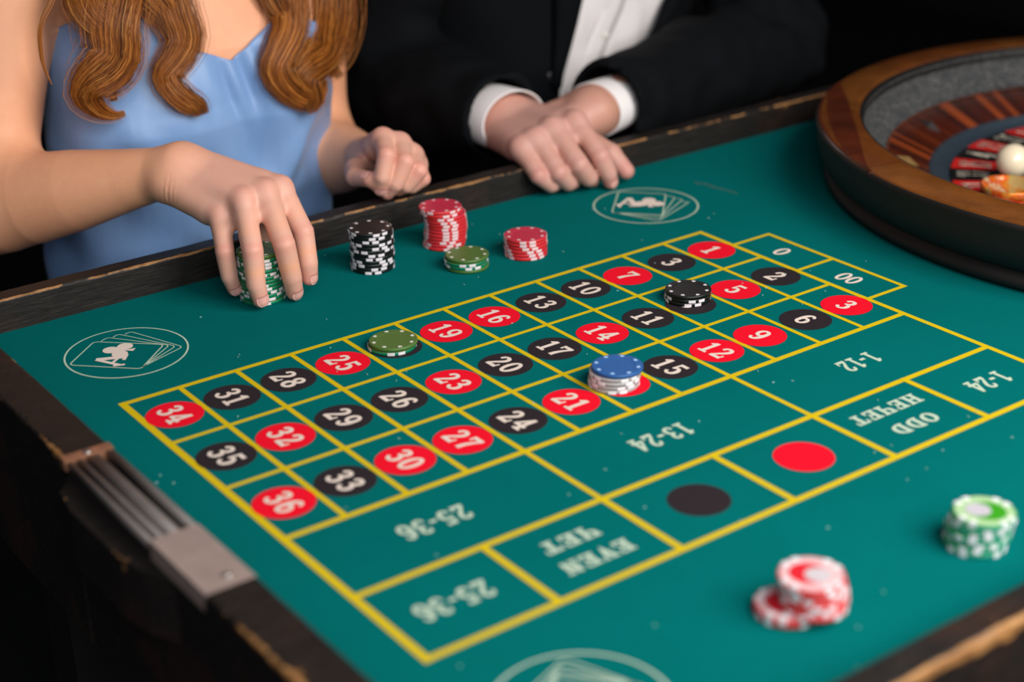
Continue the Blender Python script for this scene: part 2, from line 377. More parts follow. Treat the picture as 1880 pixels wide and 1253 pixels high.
for i in range(12):
    for r in range(3):
        n = 34 - 3 * i + r; cx, cy = (XC[i] + XC[i + 1]) / 2 * U, (YR[r] + YR[r + 1]) / 2 * U
        if i == 9: cx -= .002
        d = flat('number_disc', CIR, M['red_print' if n in RED else 'black_print'], Z1, loc=(cx, cy))
        d['label'] = ('red' if n in RED else 'black') + ' printed disc with the number %s' % ('3' if n == 4 else n)
        nm = '3' if n == 4 else str(n)
        flat('numeral', text_polys(nm, .0208, (0, -1), (1, 0), 1.0 if len(nm) == 1 else .98, .14), M['cream_print'], Z2 - Z1 - TZ, parent=d)
for t, x, y, w in (('0', 12.47 * U, -.0870, 1.0), ('00', 12.45 * U, -.1725, .92)):
    flat('numeral', text_polys(t, .0195, (0, -1), (1, 0), w, .06), M['cream_print'], Z1, loc=(x, y))
for t, x, y, h, w, g in (('25-36', .0905, -.3004, .0195, .88, .08), ('13-24', .2896, -.3014, .0195, .84, .08), ('1-12', .4979, -.3010, .0195, .84, .06),
                         ('25-36', .0474, -.3870, .0195, .88, .08), ('1-24', .5487, -.3886, .0195, .84, .06),
                         ('ЧET', .1473, -.3738, .0140, 1.35, .12), ('EVEN', .1487, -.4012, .0140, 1.3, .10),
                         ('HEЧET', .4501, -.3722, .0140, 1.28, .10), ('ODD', .4501, -.4010, .0140, 1.3, .10)):
    flat('lettering', text_polys(t, h, (-1, 0), (0, -1), w, g), M['pale_print'], Z1, loc=(x, y))['label'] = 'pale printed lettering ' + t
for x, m, l in ((4.98, 'black_print', 'plain black printed disc'), (6.98, 'red_print', 'plain red printed disc')):
    flat('bet_disc', disc((0, 0), .0220, 64), M[m], Z1, loc=(x * U, -7.74 * U))['label'] = l
# club-and-cards emblem, drawn in millimetres about the circle centre
def emblem(cx, cy, ang, s=1.0):
    ca, sa = math.cos(ang), math.sin(ang)
    T = lambda polys: [[((x * ca - y * sa) * s / 1000, (x * sa + y * ca) * s / 1000) for x, y in q] for q in polys]
    g = []
    a = np.linspace(0, 2 * PI, 96, endpoint=False)
    g += ribbon([(50.2 * math.cos(t), 50.2 * math.sin(t)) for t in a], 1.6, closed=True)
    def rounded(P, r=4.5, closed=True):
        out = []; n = len(P)
        for i in range(n):
            p = np.array(P[i]); q0 = np.array(P[i - 1]); q1 = np.array(P[(i + 1) % n])
            if not closed and i in (0, n - 1): out.append(tuple(p)); continue
            d0 = (q0 - p) / np.linalg.norm(q0 - p); d1 = (q1 - p) / np.linalg.norm(q1 - p); A0 = p + d0 * r; A1 = p + d1 * r
            for t in (0, .25, .5, .75, 1): out.append(tuple((1 - t) ** 2 * A0 + 2 * t * (1 - t) * p + t * t * A1))
        return out
    g += ribbon(rounded([(-13, 37.1), (31, -5.5), (-4.7, -38.5), (-48, 5.7)]), 1.25, closed=True)
    g += ribbon(rounded([(-8, 34), (-.5, 38.5), (34, -10), (-3.5, -37)], closed=False), 1.05)
    g += ribbon(rounded([(3.5, 35.5), (9.5, 39.5), (37.5, -15), (-2.5, -36)], closed=False), 1.05)
    g += ribbon(rounded([(14, 35), (20, 38), (41.5, -20), (-1.5, -35.5)], closed=False), 1.05)
    fr = [T(g)]
    c = []
    for p in ((-9.0, 11.9), (3.6, 11.4), (-6.2, -.2)): c += disc(p, 6.7, 24)
    c += disc((-3.2, 7.3), 5.4, 14)
    c += [[(-3.0, 8.3), (-1.5, 5.2), (5.0, -1.6), (9.4, 2.6), (2.8, 4.2)]]
    L = np.array([-26.5, 1.7]); 
    c += ribbon([(-26.5, 1.2), (-15.6, -20.2)], 3.6) + ribbon([(-26.5, 1.2), (-5.2, -8.2)], 5.6) + ribbon([(-19.2, -13.6), (-10.6, -7.4)][::1], 2.6)
    c += ribbon([(-20.2, -18.8), (-11.4, -22.4)], 3.0) + ribbon([(-8.6, -13.6), (-1.6, -4.4)], 3.0)
    o = flat('emblem', T(g), M['pale_print'], Z1, loc=(cx, cy)); o['label'] = 'printed ring with fanned cards, ace of clubs on top'
    flat('club_ace', T(c), M['cream_print'], Z2 - Z1 - TZ, parent=o)
emblem(.0432, .0896, 0); emblem(.6094, .0930, math.radians(-90), 1.05); emblem(.0425, -.5200, math.radians(90), 1.05)
# lint specks and a scuff on the felt
V = []; F = []
for k in range(95):
    x, y = rng.uniform(XL + .01, .67), rng.uniform(YN + .02, YF - .01); a = rng.uniform(0, PI); L = rng.uniform(.0004, .0011); w = .00022; b = len(V)
    ca, sa = math.cos(a), math.sin(a)
    V += [(x + dx * ca - dy * sa, y + dx * sa + dy * ca, z) for z in (.0003, .0009) for dx, dy in ((-L, -w), (L, -w), (L, w), (-L, w))]
    F += [(b + 4, b + 5, b + 6, b + 7), (b, b + 1, b + 5, b + 4), (b + 1, b + 2, b + 6, b + 5), (b + 2, b + 3, b + 7, b + 6), (b + 3, b, b + 4, b + 7)]
lint = tpart(pym('lint_specks', V, F, plain('lint', (150, 190, 185), .9), table)); lint['kind'] = 'stuff'
sc = []
for k in range(26):
    t = k / 25; x = .6985 + .0075 * t + rng.uniform(-.003, .003) * (1 - t); y = .1145 - .051 * t; a = rng.uniform(-.5, .5)
    sc += [[(x - .0016, y + .0022), (x - .0007 + a * .001, y - .0030), (x + .0009, y - .0021), (x + .0013, y + .0024)]]
flat('scuff_mark', sc, plain('scuff', (58, 98, 92), .9), Z1 - .0001)

# ------------------------------------------------------------------ roulette wheel
WX, WY = 1.070, -.2185
wheel = tag(empty('roulette', (WX, WY, .0005)), 'large wooden roulette wheel with black bowl standing on the felt', 'roulette wheel')
def wl(name, prof, mat, n=128, parent=wheel, smooth=True, a0=0, a1=2 * PI):
    V, F = lathe(prof, n, a0, a1); o = pym(name, V, F, mat, parent, smooth); return o
wl('bowl', [(.2, .0), (.352, .0), (.362, .001), (.367, .006), (.366, .012), (.360, .0155), (.3605, .018), (.3675, .022), (.372, .031), (.3755, .044), (.3765, .056), (.378, .0605), (.3785, .064), (.377, .0655), (.372, .0658)], M['black_wood'])
# rim of veneer pieces
nseg = 12
for k in range(nseg):
    a0 = 2 * PI * k / nseg + math.radians(12.5); a1 = a0 + 2 * PI / nseg
    V, F = lathe([(.3765, .0648), (.3755, .0672), (.373, .0682), (.338, .0690), (.334, .0684), (.3325, .0668)], 12, a0 + .0006, a1 - .0006)
    o = pym('veneer_piece', V, F, M['veneer'] if k % 2 else M['veneer_b'], wheel, True)
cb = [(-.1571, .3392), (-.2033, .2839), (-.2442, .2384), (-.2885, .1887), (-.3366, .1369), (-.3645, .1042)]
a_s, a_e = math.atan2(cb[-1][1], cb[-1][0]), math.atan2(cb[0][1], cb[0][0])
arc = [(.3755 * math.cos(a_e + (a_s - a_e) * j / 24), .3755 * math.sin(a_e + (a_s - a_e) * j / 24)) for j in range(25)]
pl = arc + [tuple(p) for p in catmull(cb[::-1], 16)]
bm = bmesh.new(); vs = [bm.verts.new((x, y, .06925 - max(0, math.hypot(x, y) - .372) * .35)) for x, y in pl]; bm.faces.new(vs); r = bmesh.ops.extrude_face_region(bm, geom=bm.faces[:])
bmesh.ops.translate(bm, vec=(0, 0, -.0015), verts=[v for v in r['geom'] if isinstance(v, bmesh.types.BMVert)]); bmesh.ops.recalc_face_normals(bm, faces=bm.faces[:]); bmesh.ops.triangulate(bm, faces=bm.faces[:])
bmo('rim_reflection', bm, M['reflection_dark'], wheel)  # dark crescent: a reflection on the rim, put into the colour
wl('inner_lip', [(.3335, .0680), (.331, .0672), (.3295, .060), (.329, .052)], plain('black_lip', (16, 14, 13), .5))
gt = NT('grey_speckled_track'); co = gt.coords((1, 1, 3)); f1 = gt.noise(co, 170, 5, .85)
gt.set(base=gt.ramp(f1, [(.36, lin((20, 22, 24))), (.5, lin((56, 58, 60))), (.66, lin((120, 116, 110)))]), rough=.8); gt.bump(f1, .5, .001)
wl('ball_track', [(.3295, .064), (.330, .058), (.324, .042), (.312, .030), (.304, .0265)], gt.m)
mh = NT('striped_mahogany'); tc = mh.coords(); gr = mh.node('ShaderNodeTexGradient', gradient_type='RADIAL'); mh.ln(tc, gr.inputs[0])
wv = mh.node('ShaderNodeTexNoise', noise_dimensions='1D'); mh.ln(mh.math('MULTIPLY', gr.outputs['Fac'], 1), wv.inputs['W']); wv.inputs['Scale'].default_value = 95; wv.inputs['Detail'].default_value = 2
mh.set(base=mh.ramp(wv.outputs['Fac'], [(.35, lin((58, 20, 8))), (.55, lin((82, 30, 12))), (.68, lin((150, 66, 24)))]), rough=.25, coat=.5)
wl('wooden_cone', [(.304, .0272), (.3025, .0275), (.256, .0082)], mh.m)
wl('cone_edge', [(.304, .0270), (.3035, .0282), (.302, .0277)], plain('edge_inlay', (120, 62, 40), .3))
wl('metal_ring', [(.2585, .0095), (.2565, .0100), (.2545, .0090), (.2545, .004), (.2375, .0025)], plain('blue_grey_steel', (70, 84, 96), .38, .6, .05, 60))
for a, z, m in ((134.5, 0, 'brass'), (107, 0, 'dark')):
    ar = math.radians(a); bm = bmesh.new(); rr = .283
    pts = [(.016, 0), (0, .006), (-.016, 0), (0, -.006)]; top = bm.verts.new((0, 0, .006)); vs = [bm.verts.new((x, y, 0)) for x, y in pts]
    for i in range(4): bm.faces.new((vs[i], vs[(i + 1) % 4], top))
    bm.faces.new(vs[::-1])
    o = bmo('deflector', bm, plain('deflector_' + m, (176, 140, 84) if m == 'brass' else (16, 12, 10), .3 if m == 'brass' else .7, .8 if m == 'brass' else 0), wheel, bevel=.0008)
    o.location = (rr * math.cos(ar), rr * math.sin(ar), .0190); o.rotation_euler = (0, -math.atan2(.0193, .0465), ar)
ORDER = ['0', '28', '9', '26', '30', '11', '7', '20', '32', '17', '5', '22', '34', '15', '3', '24', '36', '13', '1', '00', '27', '10', '25', '29', '12', '8', '19', '31', '18', '6', '21', '33', '16', '4', '23', '35', '14', '2']
rotor = wl('rotor', [(.237, .0030), (.188, .0030), (.182, .0005), (.150, .0005), (.146, .006), (.06, .020), (.03, .045), (.0, .05)], plain('black_rotor', (20, 18, 17), .35))
A16 = math.radians(122.5)
rm = plain('wheel_red', (206, 30, 24), .4); bk = plain('wheel_black', (14, 13, 13), .4); gn = plain('wheel_green', (20, 110, 60), .4); cr = plain('wheel_cream', (222, 210, 190), .5)
for k, nme in enumerate(ORDER):
    a = A16 - (k - ORDER.index('16')) * 2 * PI / 38; da = PI / 38 * .93
    V, F = lathe([(.2360, .0034), (.1900, .0036)], 4, a - da, a + da)
    m = gn if nme in ('0', '00') else (rm if int(nme) in RED else bk)
    pk = pym('number_plate', V, [f[::-1] for f in F], m, wheel)
    for p_ in pk.data.polygons:
        if p_.normal.z < 0: pk.data.flip_normals(); break
    rd = (math.cos(a), math.sin(a)); tg = (math.sin(a), -math.cos(a))
    q = text_polys(nme, .034, tg, rd, .42 if len(nme) > 1 else .62, .05)
    Vv = []; Ff = []
    for poly in q:
        b = len(Vv); Vv += [(x + rd[0] * .213, y + rd[1] * .213, .0041) for x, y in poly]
        ar_ = sum(poly[i][0] * poly[(i + 1) % len(poly)][1] - poly[(i + 1) % len(poly)][0] * poly[i][1] for i in range(len(poly)))
        ix = list(range(b, b + len(poly))); Ff.append(ix if ar_ > 0 else ix[::-1])
    pym('wheel_numeral', Vv, Ff, cr, pk)
    bm = bmesh.new(); box(bm, .152, .1815, -.0008, .0008, .0008, .0105)
    fr = bmo('pocket_fret', bm, M['metal'], wheel, bevel=.0003, seg=1); fr.rotation_euler = (0, 0, a + PI / 38)
bl = bmesh.new(); bmesh.ops.create_uvsphere(bl, u_segments=48, v_segments=24, radius=.0175)
ball = bmo('ivory_ball', bl, plain('ivory', (240, 222, 190), .22, 0, .01, 30, coat=.5), None, True, loc=(.9437, -.0962, .0250))
tag(ball, 'polished cream ball resting inside the roulette wheel', 'ball')
br = NT('polished_brass'); co = br.coords(); nb = br.noise(co, 60, 2)
br.set(base=br.ramp(nb, [(.40, lin((214, 178, 110))), (.52, lin((236, 140, 40))), (.6, lin((226, 84, 30))), (.70, lin((226, 196, 150)))]), rough=.22, metal=.45)
V, F = lathe([(0, .0005), (.015, .0005), (.017, .003), (.024, .008), (.0285, .014), (.0295, .019), (.028, .0205), (.0265, .019), (.020, .0105), (.010, .007), (0, .0065)], 64)
dish = pym('brass_dish', V, F, br.m, None, True, loc=(.883, -.141, .0047))
tag(dish, 'small polished amber and brass dish in the wheel below the ball', 'dish')
# ------------------------------------------------------------------ chips
CH = .0033; CR = .0202
def chip_mats(n, face, edge, spot):
    return (plain(n + '_chip_face', face, .42, 0, .04, 500), plain(n + '_chip_edge', edge, .35, 0, .03, 500), plain(n + '_chip_spot', spot, .4, 0, .02, 500))
CM = {'black': chip_mats('black', (30, 29, 28), (12, 20, 20), (232, 224, 228)),
      'red': chip_mats('red', (196, 48, 72), (218, 44, 40), (236, 206, 206)),
      'green': chip_mats('green', (74, 104, 50), (0, 128, 92), (226, 222, 222)),
      'olive': chip_mats('olive', (84, 112, 52), (70, 112, 50), (226, 222, 214)),
      'blue': chip_mats('blue', (40, 92, 156), (38, 88, 150), (164, 204, 244)),
      'mint': chip_mats('mint', (60, 150, 90), (36, 158, 130), (226, 222, 222)), 'coral': chip_mats('coral', (214, 70, 78), (224, 66, 62), (236, 206, 206)),
      'grey': chip_mats('grey', (178, 172, 170), (170, 163, 164), (240, 238, 240))}
def ring_disc(prof, n=48):
    """closed lathe: first and last radius collapse to caps"""
    V, F = lathe(prof, n); k = len(prof)
    F.append([j * k for j in range(n)][::-1]); F.append([j * k + k - 1 for j in range(n)]); return V, F
V, F = ring_disc([(.0132, .0002), (.0192, 0), (CR, .0005), (CR, CH - .0005), (.0197, CH - .0001), (.0192, CH), (.0138, CH), (.0132, CH - .00025)])
k = 8
def chip_body_mesh(kind):
    me = bpy.data.meshes.new('chip_body'); me.from_pydata(V, [], F); me.update()
    for m in (CM[kind][1], CM[kind][0]): me.materials.append(m)
    for p in me.polygons: p.material_index = 1 if (p.center.z > CH - .0003 or p.center.z < .0003) else 0
    me.polygons.foreach_set('use_smooth', [abs(p.normal.z) < .9 for p in me.polygons]); return me
def patch_mesh(name, a0, a1, r, z0, z1, mat, th=.00015):
    vs = []; fs = []; n = 4
    for j in range(n + 1):
        a = a0 + (a1 - a0) * j / n
        for rr in (r - th, r + th):
            for z in (z0, z1): vs.append((rr * math.cos(a), rr * math.sin(a), z))
    for j in range(n):
        b = j * 4; fs += [(b + 2, b + 6, b + 7, b + 3), (b + 1, b + 3, b + 7, b + 5), (b, b + 4, b + 6, b + 2)]
    fs += [(0, 2, 3, 1), (n * 4, n * 4 + 1, n * 4 + 3, n * 4 + 2)]
    me = bpy.data.meshes.new(name); me.from_pydata(vs, [], fs); me.materials.append(mat); me.update(); return me
def spot_mesh(mat, r0=.0166, s=.0016):
    z = CH + .0001; q = [(r0 - s, 0), (r0 - s * .35, -s * .95), (r0 + s * .7, -s * 1.15), (r0 + s, 0), (r0 + s * .7, s * 1.15), (r0 - s * .35, s * .95)]
    n = len(q); vs = [(x, y, z) for x, y in q] + [(x, y, z - .0003) for x, y in q]
    fs = [tuple(range(n))] + [(i, i + n, (i + 1) % n + n, (i + 1) % n) for i in range(n)]
    me = bpy.data.meshes.new('face_spot'); me.from_pydata(vs, [], fs); me.materials.append(mat); me.update(); return me
BODY = {k_: chip_body_mesh(k_) for k_ in CM}
EDGE = {k_: patch_mesh('edge_insert', -.150, .150, CR, .00035, CH - .00035, CM[k_][2]) for k_ in CM}
SPOT = {k_: spot_mesh(CM[k_][2]) for k_ in CM}
EA = [q * PI / 2 + s * math.radians(12.8) for q in range(4) for s in (-1, 1)]
def chip(kind, x, y, z, rot, label, group, top=False, inserts=True, tilt=None):
    c = bpy.data.objects.new('poker_chip', BODY[kind]); COL.objects.link(c); c.location = (x, y, z); c.rotation_euler = (*(tilt or (0, 0)), rot)
    tag(c, label, 'poker chip', group)
    if inserts:
        for a in EA:
            e = bpy.data.objects.new('edge_insert', EDGE[kind]); COL.objects.link(e); e.parent = c; e.rotation_euler = (0, 0, a)
    if top:
        for j in range(8):
            e = bpy.data.objects.new('face_spot', SPOT[kind]); COL.objects.link(e); e.parent = c; e.rotation_euler = (0, 0, j * PI / 4 + .3)
    return c
ORD = ['lowest', 'second from the bottom', 'third from the bottom', 'fourth from the bottom', 'fifth from the bottom', 'sixth from the bottom', 'seventh from the bottom', 'eighth from the bottom',
       'ninth from the bottom', 'tenth from the bottom', 'eleventh from the bottom', 'twelfth from the bottom', 'thirteenth from the bottom', 'fourteenth from the bottom']
VD = math.atan2(-.81, -.585)   # direction from the stacks to the camera
def stack(x, y, kinds, rots, offs, where, group, inserts=None):
    n = len(kinds)
    for i, kd in enumerate(kinds):
        o = offs[i] if i < len(offs) else (0, 0); top = i == n - 1
        pos = 'topmost' if top else (ORD[i] if i else 'lowest')
        jx, jy = rng.uniform(-.0004, .0004, 2)
        col = {'olive': 'olive green', 'grey': 'pale grey'}.get(kd, kd)
        chip(kd, x + o[0] + jx, y + o[1] + jy, i * (CH + .00002) + .0003, VD + rots[i], '%s poker chip, %s %s' % (col, pos, where), group, top, inserts[i] if inserts else True)
R_ = lambda n: list(rng.uniform(0, PI / 2, n))
eR = np.array([.808, -.589]); 
off = lambda r, f=0: (eR[0] * r + .589 * f, eR[1] * r + .808 * f)
stack(.1889, .1232, ['green'] * 13 + ['olive'], [.1, .35, 1.2, .9, .2, .05, 1.4, 1.1, .5, 1.3, .3, .75, .2, .2], [], 'in the stack gripped by the woman', 'chips in the stack under her hand', [True] * 13 + [False])
stack(.3040, .1235, ['black'] * 12, [.1, .4, .9, .75, .15, .3, 1.1, .45, .8, .05, .35, .6], [off(0), off(0), off(-.0005), off(0), off(.0004), off(0), off(0), off(.0006), off(0), off(0), off(0), off(-.0008)], 'in the tall black stack', 'chips in the tall black stack')
stack(.3900, .1300, ['red'] * 12, [.4, .5, .15, .3, .28, .25, .22, .3, .2, .1, .5, .9], [off(-.0018), off(-.0006), off(0), off(0), off(.0003), off(.0006), off(.0006), off(.0006), off(.0004), off(-.0005), off(-.0034), off(-.0040)], 'in the tall red stack by the rail', 'chips in the tall red stack')
stack(.3722, .0697, ['olive', 'green', 'green', 'olive'], [.2, .35, .1, .3], [off(.0008), off(0), off(0), off(.0005)], 'in the short green pile', 'chips in the short green pile', [False, True, True, False])
stack(.4345, .0612, ['red'] * 6, [.6, .52, .45, .2, .12, .1], [], 'in the short red stack on the bare felt', 'chips in the short red stack')
stack(.4795, -.1165, ['black'] * 3, [.15, .30, .1], [off(0), off(0), off(0)], 'in the little black pile covering number 8', 'chips on number 8', [True, True, False])
stack(.2222, -.0400, ['green', 'olive'], [.25, .1], [off(-.0010), off(.0006)], 'of the two lying on number 22', 'chips on number 22', [True, False])
stack(.3200, -.2105, ['grey'] * 4 + ['blue'], [.1, .45, .75, .55, .2], [off(-.0012), off(-.0006), off(0), off(.0004), off(.0012)], 'in the blue-topped stack by number 18', 'chips on number 18', [True] * 4 + [False])
# two blurred stacks of ornate chips near the camera
FC = {'red': ((226, 182, 184), (212, 30, 44), (200, 190, 194)), 'green': ((168, 200, 150), (52, 150, 18), (190, 184, 192))}
def ornate(kind, x, y, z, rot, label, group, top, tilt=None):
    m0, m1, m2 = CM[kind]
    c = bpy.data.objects.new('poker_chip', BODY[{'red': 'coral', 'green': 'mint'}[kind]]); COL.objects.link(c); c.location = (x, y, z); c.rotation_euler = (*(tilt or (0, 0)), rot); tag(c, label, 'poker chip', group)
    for j in range(8):
        e = bpy.data.objects.new('edge_insert', FAT[kind]); COL.objects.link(e); e.parent = c; e.rotation_euler = (0, 0, EA[j] * 1.0)
    if top:
        ml, md, mw = [plain('%s_label_%s' % (kind, n_), q, .5, 0, .03) for n_, q in zip(('pale', 'deep', 'grey'), FC[kind])]
        def dsk(nm, pts, mt, zz): 
            v = [(px, py, zz) for px, py in pts]; return pym(nm, v, [list(range(len(v)))], mt, c)
        for nm, cx_, cy_, rr, mt, zz in (('face_label', 0, 0, .0188, ml, .00012), ('label_center', -.0012, .0016, .0118, md, .00022), ('label_picture', .0022, -.0035, .0082, mw, .00032)):
            dsk(nm, disc((cx_, cy_), rr, 40)[0], mt, CH + zz)
        for j in range(8):
            e = bpy.data.objects.new('face_spot', SPB[kind]); COL.objects.link(e); e.parent = c; e.rotation_euler = (0, 0, EA[j])
FAT = {k_: patch_mesh('edge_insert', -.125, .125, CR, .0001, CH - .0001, CM['grey'][2], .0003) for k_ in ('red', 'green')}
SPB = {k_: spot_mesh(CM['grey'][2], .0172, .0022) for k_ in ('red', 'green')}
for me in SPB.values():
    for v in me.vertices: v.co.z += .00035
rx, ry = .2095, -.5310
offs = [off(-.0145, .003), off(-.0138, .002), off(.0010, -.001), off(.0015), off(.0012), off(.0008, .001), off(0, .001), off(-.0010, .001)]
for i in range(8):
    ornate('red', rx + offs[i][0], ry + offs[i][1], i * (CH + .0001) + .0003, [0, .4, .2, .9, 1.1, .4, .1, .0][i], 'red and white poker chip, %s in the blurred near pile' % ('topmost' if i == 7 else ORD[i]) + (''), 'chips in the near red stack', i in (1, 7))
gx, gy = .3515, -.5395
offs = [off(-.002), off(-.0015), off(0), off(-.0010), off(.0008), off(.0012), off(.0026)]
for i in range(7):
    ornate('green', gx + offs[i][0], gy + offs[i][1], i * (CH + .0001) + .0003, [.1, .5, .95, .3, .7, 1.1, 3.2][i], 'green and white poker chip, %s in the blurred stack at right' % ('topmost' if i == 6 else ORD[i]), 'chips in the near green stack', i == 6)
# ------------------------------------------------------------------ implicit surfaces (bodies, sleeves)
def A(*p): return np.array(p, float)
def cap(P, a, b, ra, rb):
    ba = b - a; pa = P - a; t = np.clip(pa @ ba / max(ba @ ba, 1e-12), 0, 1)
    return np.sqrt(((pa - t[:, None] * ba) ** 2).sum(1)) - (ra + (rb - ra) * t)
def limb(P, a, b, ts, rs):
    ba = b - a; pa = P - a; t = np.clip(pa @ ba / (ba @ ba), 0, 1)
    return np.sqrt(((pa - t[:, None] * ba) ** 2).sum(1)) - np.interp(t, np.linspace(0, 1, 33), np.interp(np.linspace(0, 1, 33), ts, rs))
def smin(a, b, k):
    h = np.clip(.5 + .5 * (b - a) / k, 0, 1); return b * (1 - h) + a * h - k * h * (1 - h)
def ellip(P, c, r):
    r = np.asarray(r); q = (P - c) / r; k = np.sqrt((q ** 2).sum(1)); k2 = np.sqrt(((q / r) ** 2).sum(1)) + 1e-9
    return k * (k - 1) / k2
def chain(P, pts, rad, k=.004):
    d = None
    for i in range(len(pts) - 1):
        e = cap(P, pts[i], pts[i + 1], rad[i], rad[i + 1]); d = e if d is None else smin(d, e, k)
    return d
class Group:
    """a function with a bounding box: far points get the box distance instead"""
    def __init__(s, f, lo, hi, m=.03): s.f = f; s.lo = np.array(lo) - m; s.hi = np.array(hi) + m; s.m = m
    def __call__(s, P):
        q = np.maximum(np.maximum(s.lo - P, P - s.hi), 0); bd = np.sqrt((q ** 2).sum(1)); d = bd + s.m
        i = bd < 1e-9
        if i.any(): d[i] = s.f(P[i])
        return d
def surface(f, lo, hi, h):
    """sparse surface nets: returns verts, quads"""
    lo = np.asarray(lo, float); hi = np.asarray(hi, float); lev = 3; H = h * 2 ** lev
    n = np.ceil((hi - lo) / H).astype(int)
    C = np.stack(np.meshgrid(*[np.arange(k) for k in n], indexing='ij'), -1).reshape(-1, 3)
    for l in range(lev + 1):
        s = h * 2 ** (lev - l)
        d = f(lo + (C + .5) * s); C = C[np.abs(d) < s * 1.25 + (.004 if l < lev else 0)]
        if l < lev: C = (C[:, None, :] * 2 + np.array([[i, j, k] for i in (0, 1) for j in (0, 1) for k in (0, 1)])).reshape(-1, 3)
    off = np.array([[i, j, k] for i in (0, 1) for j in (0, 1) for k in (0, 1)])
    B = 1 << 20
    key = lambda X: (X[:, 0] + 8) * B * B + (X[:, 1] + 8) * B + X[:, 2] + 8
    cor = (C[:, None, :] + off).reshape(-1, 3); ck = key(cor); uk, ui, inv = np.unique(ck, return_index=True, return_inverse=True)
    uv = cor[ui]; val = f(lo + uv * h); cv = val[inv].reshape(-1, 8)
    act = (cv.min(1) < 0) & (cv.max(1) >= 0); C = C[act]; cv = cv[act]
    acc = np.zeros((len(C), 3)); cnt = np.zeros(len(C))
    for a in range(8):
        for b in range(a + 1, 8):
            if np.abs(off[a] - off[b]).sum() != 1: continue
            va, vb = cv[:, a], cv[:, b]; s = (va < 0) != (vb < 0)
            t = np.where(s, va / np.where(s, va - vb, 1), 0)
            acc += np.where(s[:, None], off[a] + t[:, None] * (off[b] - off[a]), 0); cnt += s
    V = lo + (C + acc / cnt[:, None]) * h
    k = key(C); o = np.argsort(k); ks = k[o]
    def find(X):
        q = key(X); i = np.clip(np.searchsorted(ks, q), 0, len(ks) - 1); return np.where(ks[i] == q, o[i], -1)
    F = []
    for ax in range(3):
        u, v = (ax + 1) % 3, (ax + 2) % 3; e = np.zeros(3, int); e[ax] = 1
        i1 = int(e[0] * 4 + e[1] * 2 + e[2]); va = cv[:, 0]; vb = cv[:, i1]
        s = (va < 0) != (vb < 0); Cs = C[s]; du = np.zeros(3, int); du[u] = 1; dv = np.zeros(3, int); dv[v] = 1
        q = np.stack([find(Cs), find(Cs - du), find(Cs - du - dv), find(Cs - dv)], 1)
        flip = (va[s] >= 0); q = np.where(flip[:, None], q[:, ::-1], q); q = q[(q >= 0).all(1)]; F.append(q)
    return V, np.vstack(F)
def normals(V, F):
    a, b, c = V[F[:, 0]], V[F[:, 1]], V[F[:, 2]]; n = np.cross(V[F[:, 2]] - a, V[F[:, 3]] - b)
    N = np.zeros_like(V)
    for i in range(4): np.add.at(N, F[:, i], n)
    return N / (np.linalg.norm(N, axis=1)[:, None] + 1e-12)
def sdf_object(name, f, lo, hi, h, mat, parent=None, attr=None, clean=True):
    V, F = surface(f, lo, hi, h)
    for _ in range(2):
        N = normals(V, F); V = V - N * np.clip(f(V), -h, h)[:, None] * .8
    me = bpy.data.meshes.new(name)
    me.vertices.add(len(V)); me.vertices.foreach_set('co', V.ravel())
    me.loops.add(len(F) * 4); me.loops.foreach_set('vertex_index', F.ravel().astype(np.int32))
    me.polygons.add(len(F)); me.polygons.foreach_set('loop_start', np.arange(len(F), dtype=np.int32) * 4)
    me.polygons.foreach_set('use_smooth', np.ones(len(F), bool)); me.update(calc_edges=True); me.validate()
    if attr is not None:
        a = me.attributes.new('flush', 'FLOAT', 'POINT'); a.data.foreach_set('value', attr(V).astype(np.float32))
    return link(name, me, mat, parent)
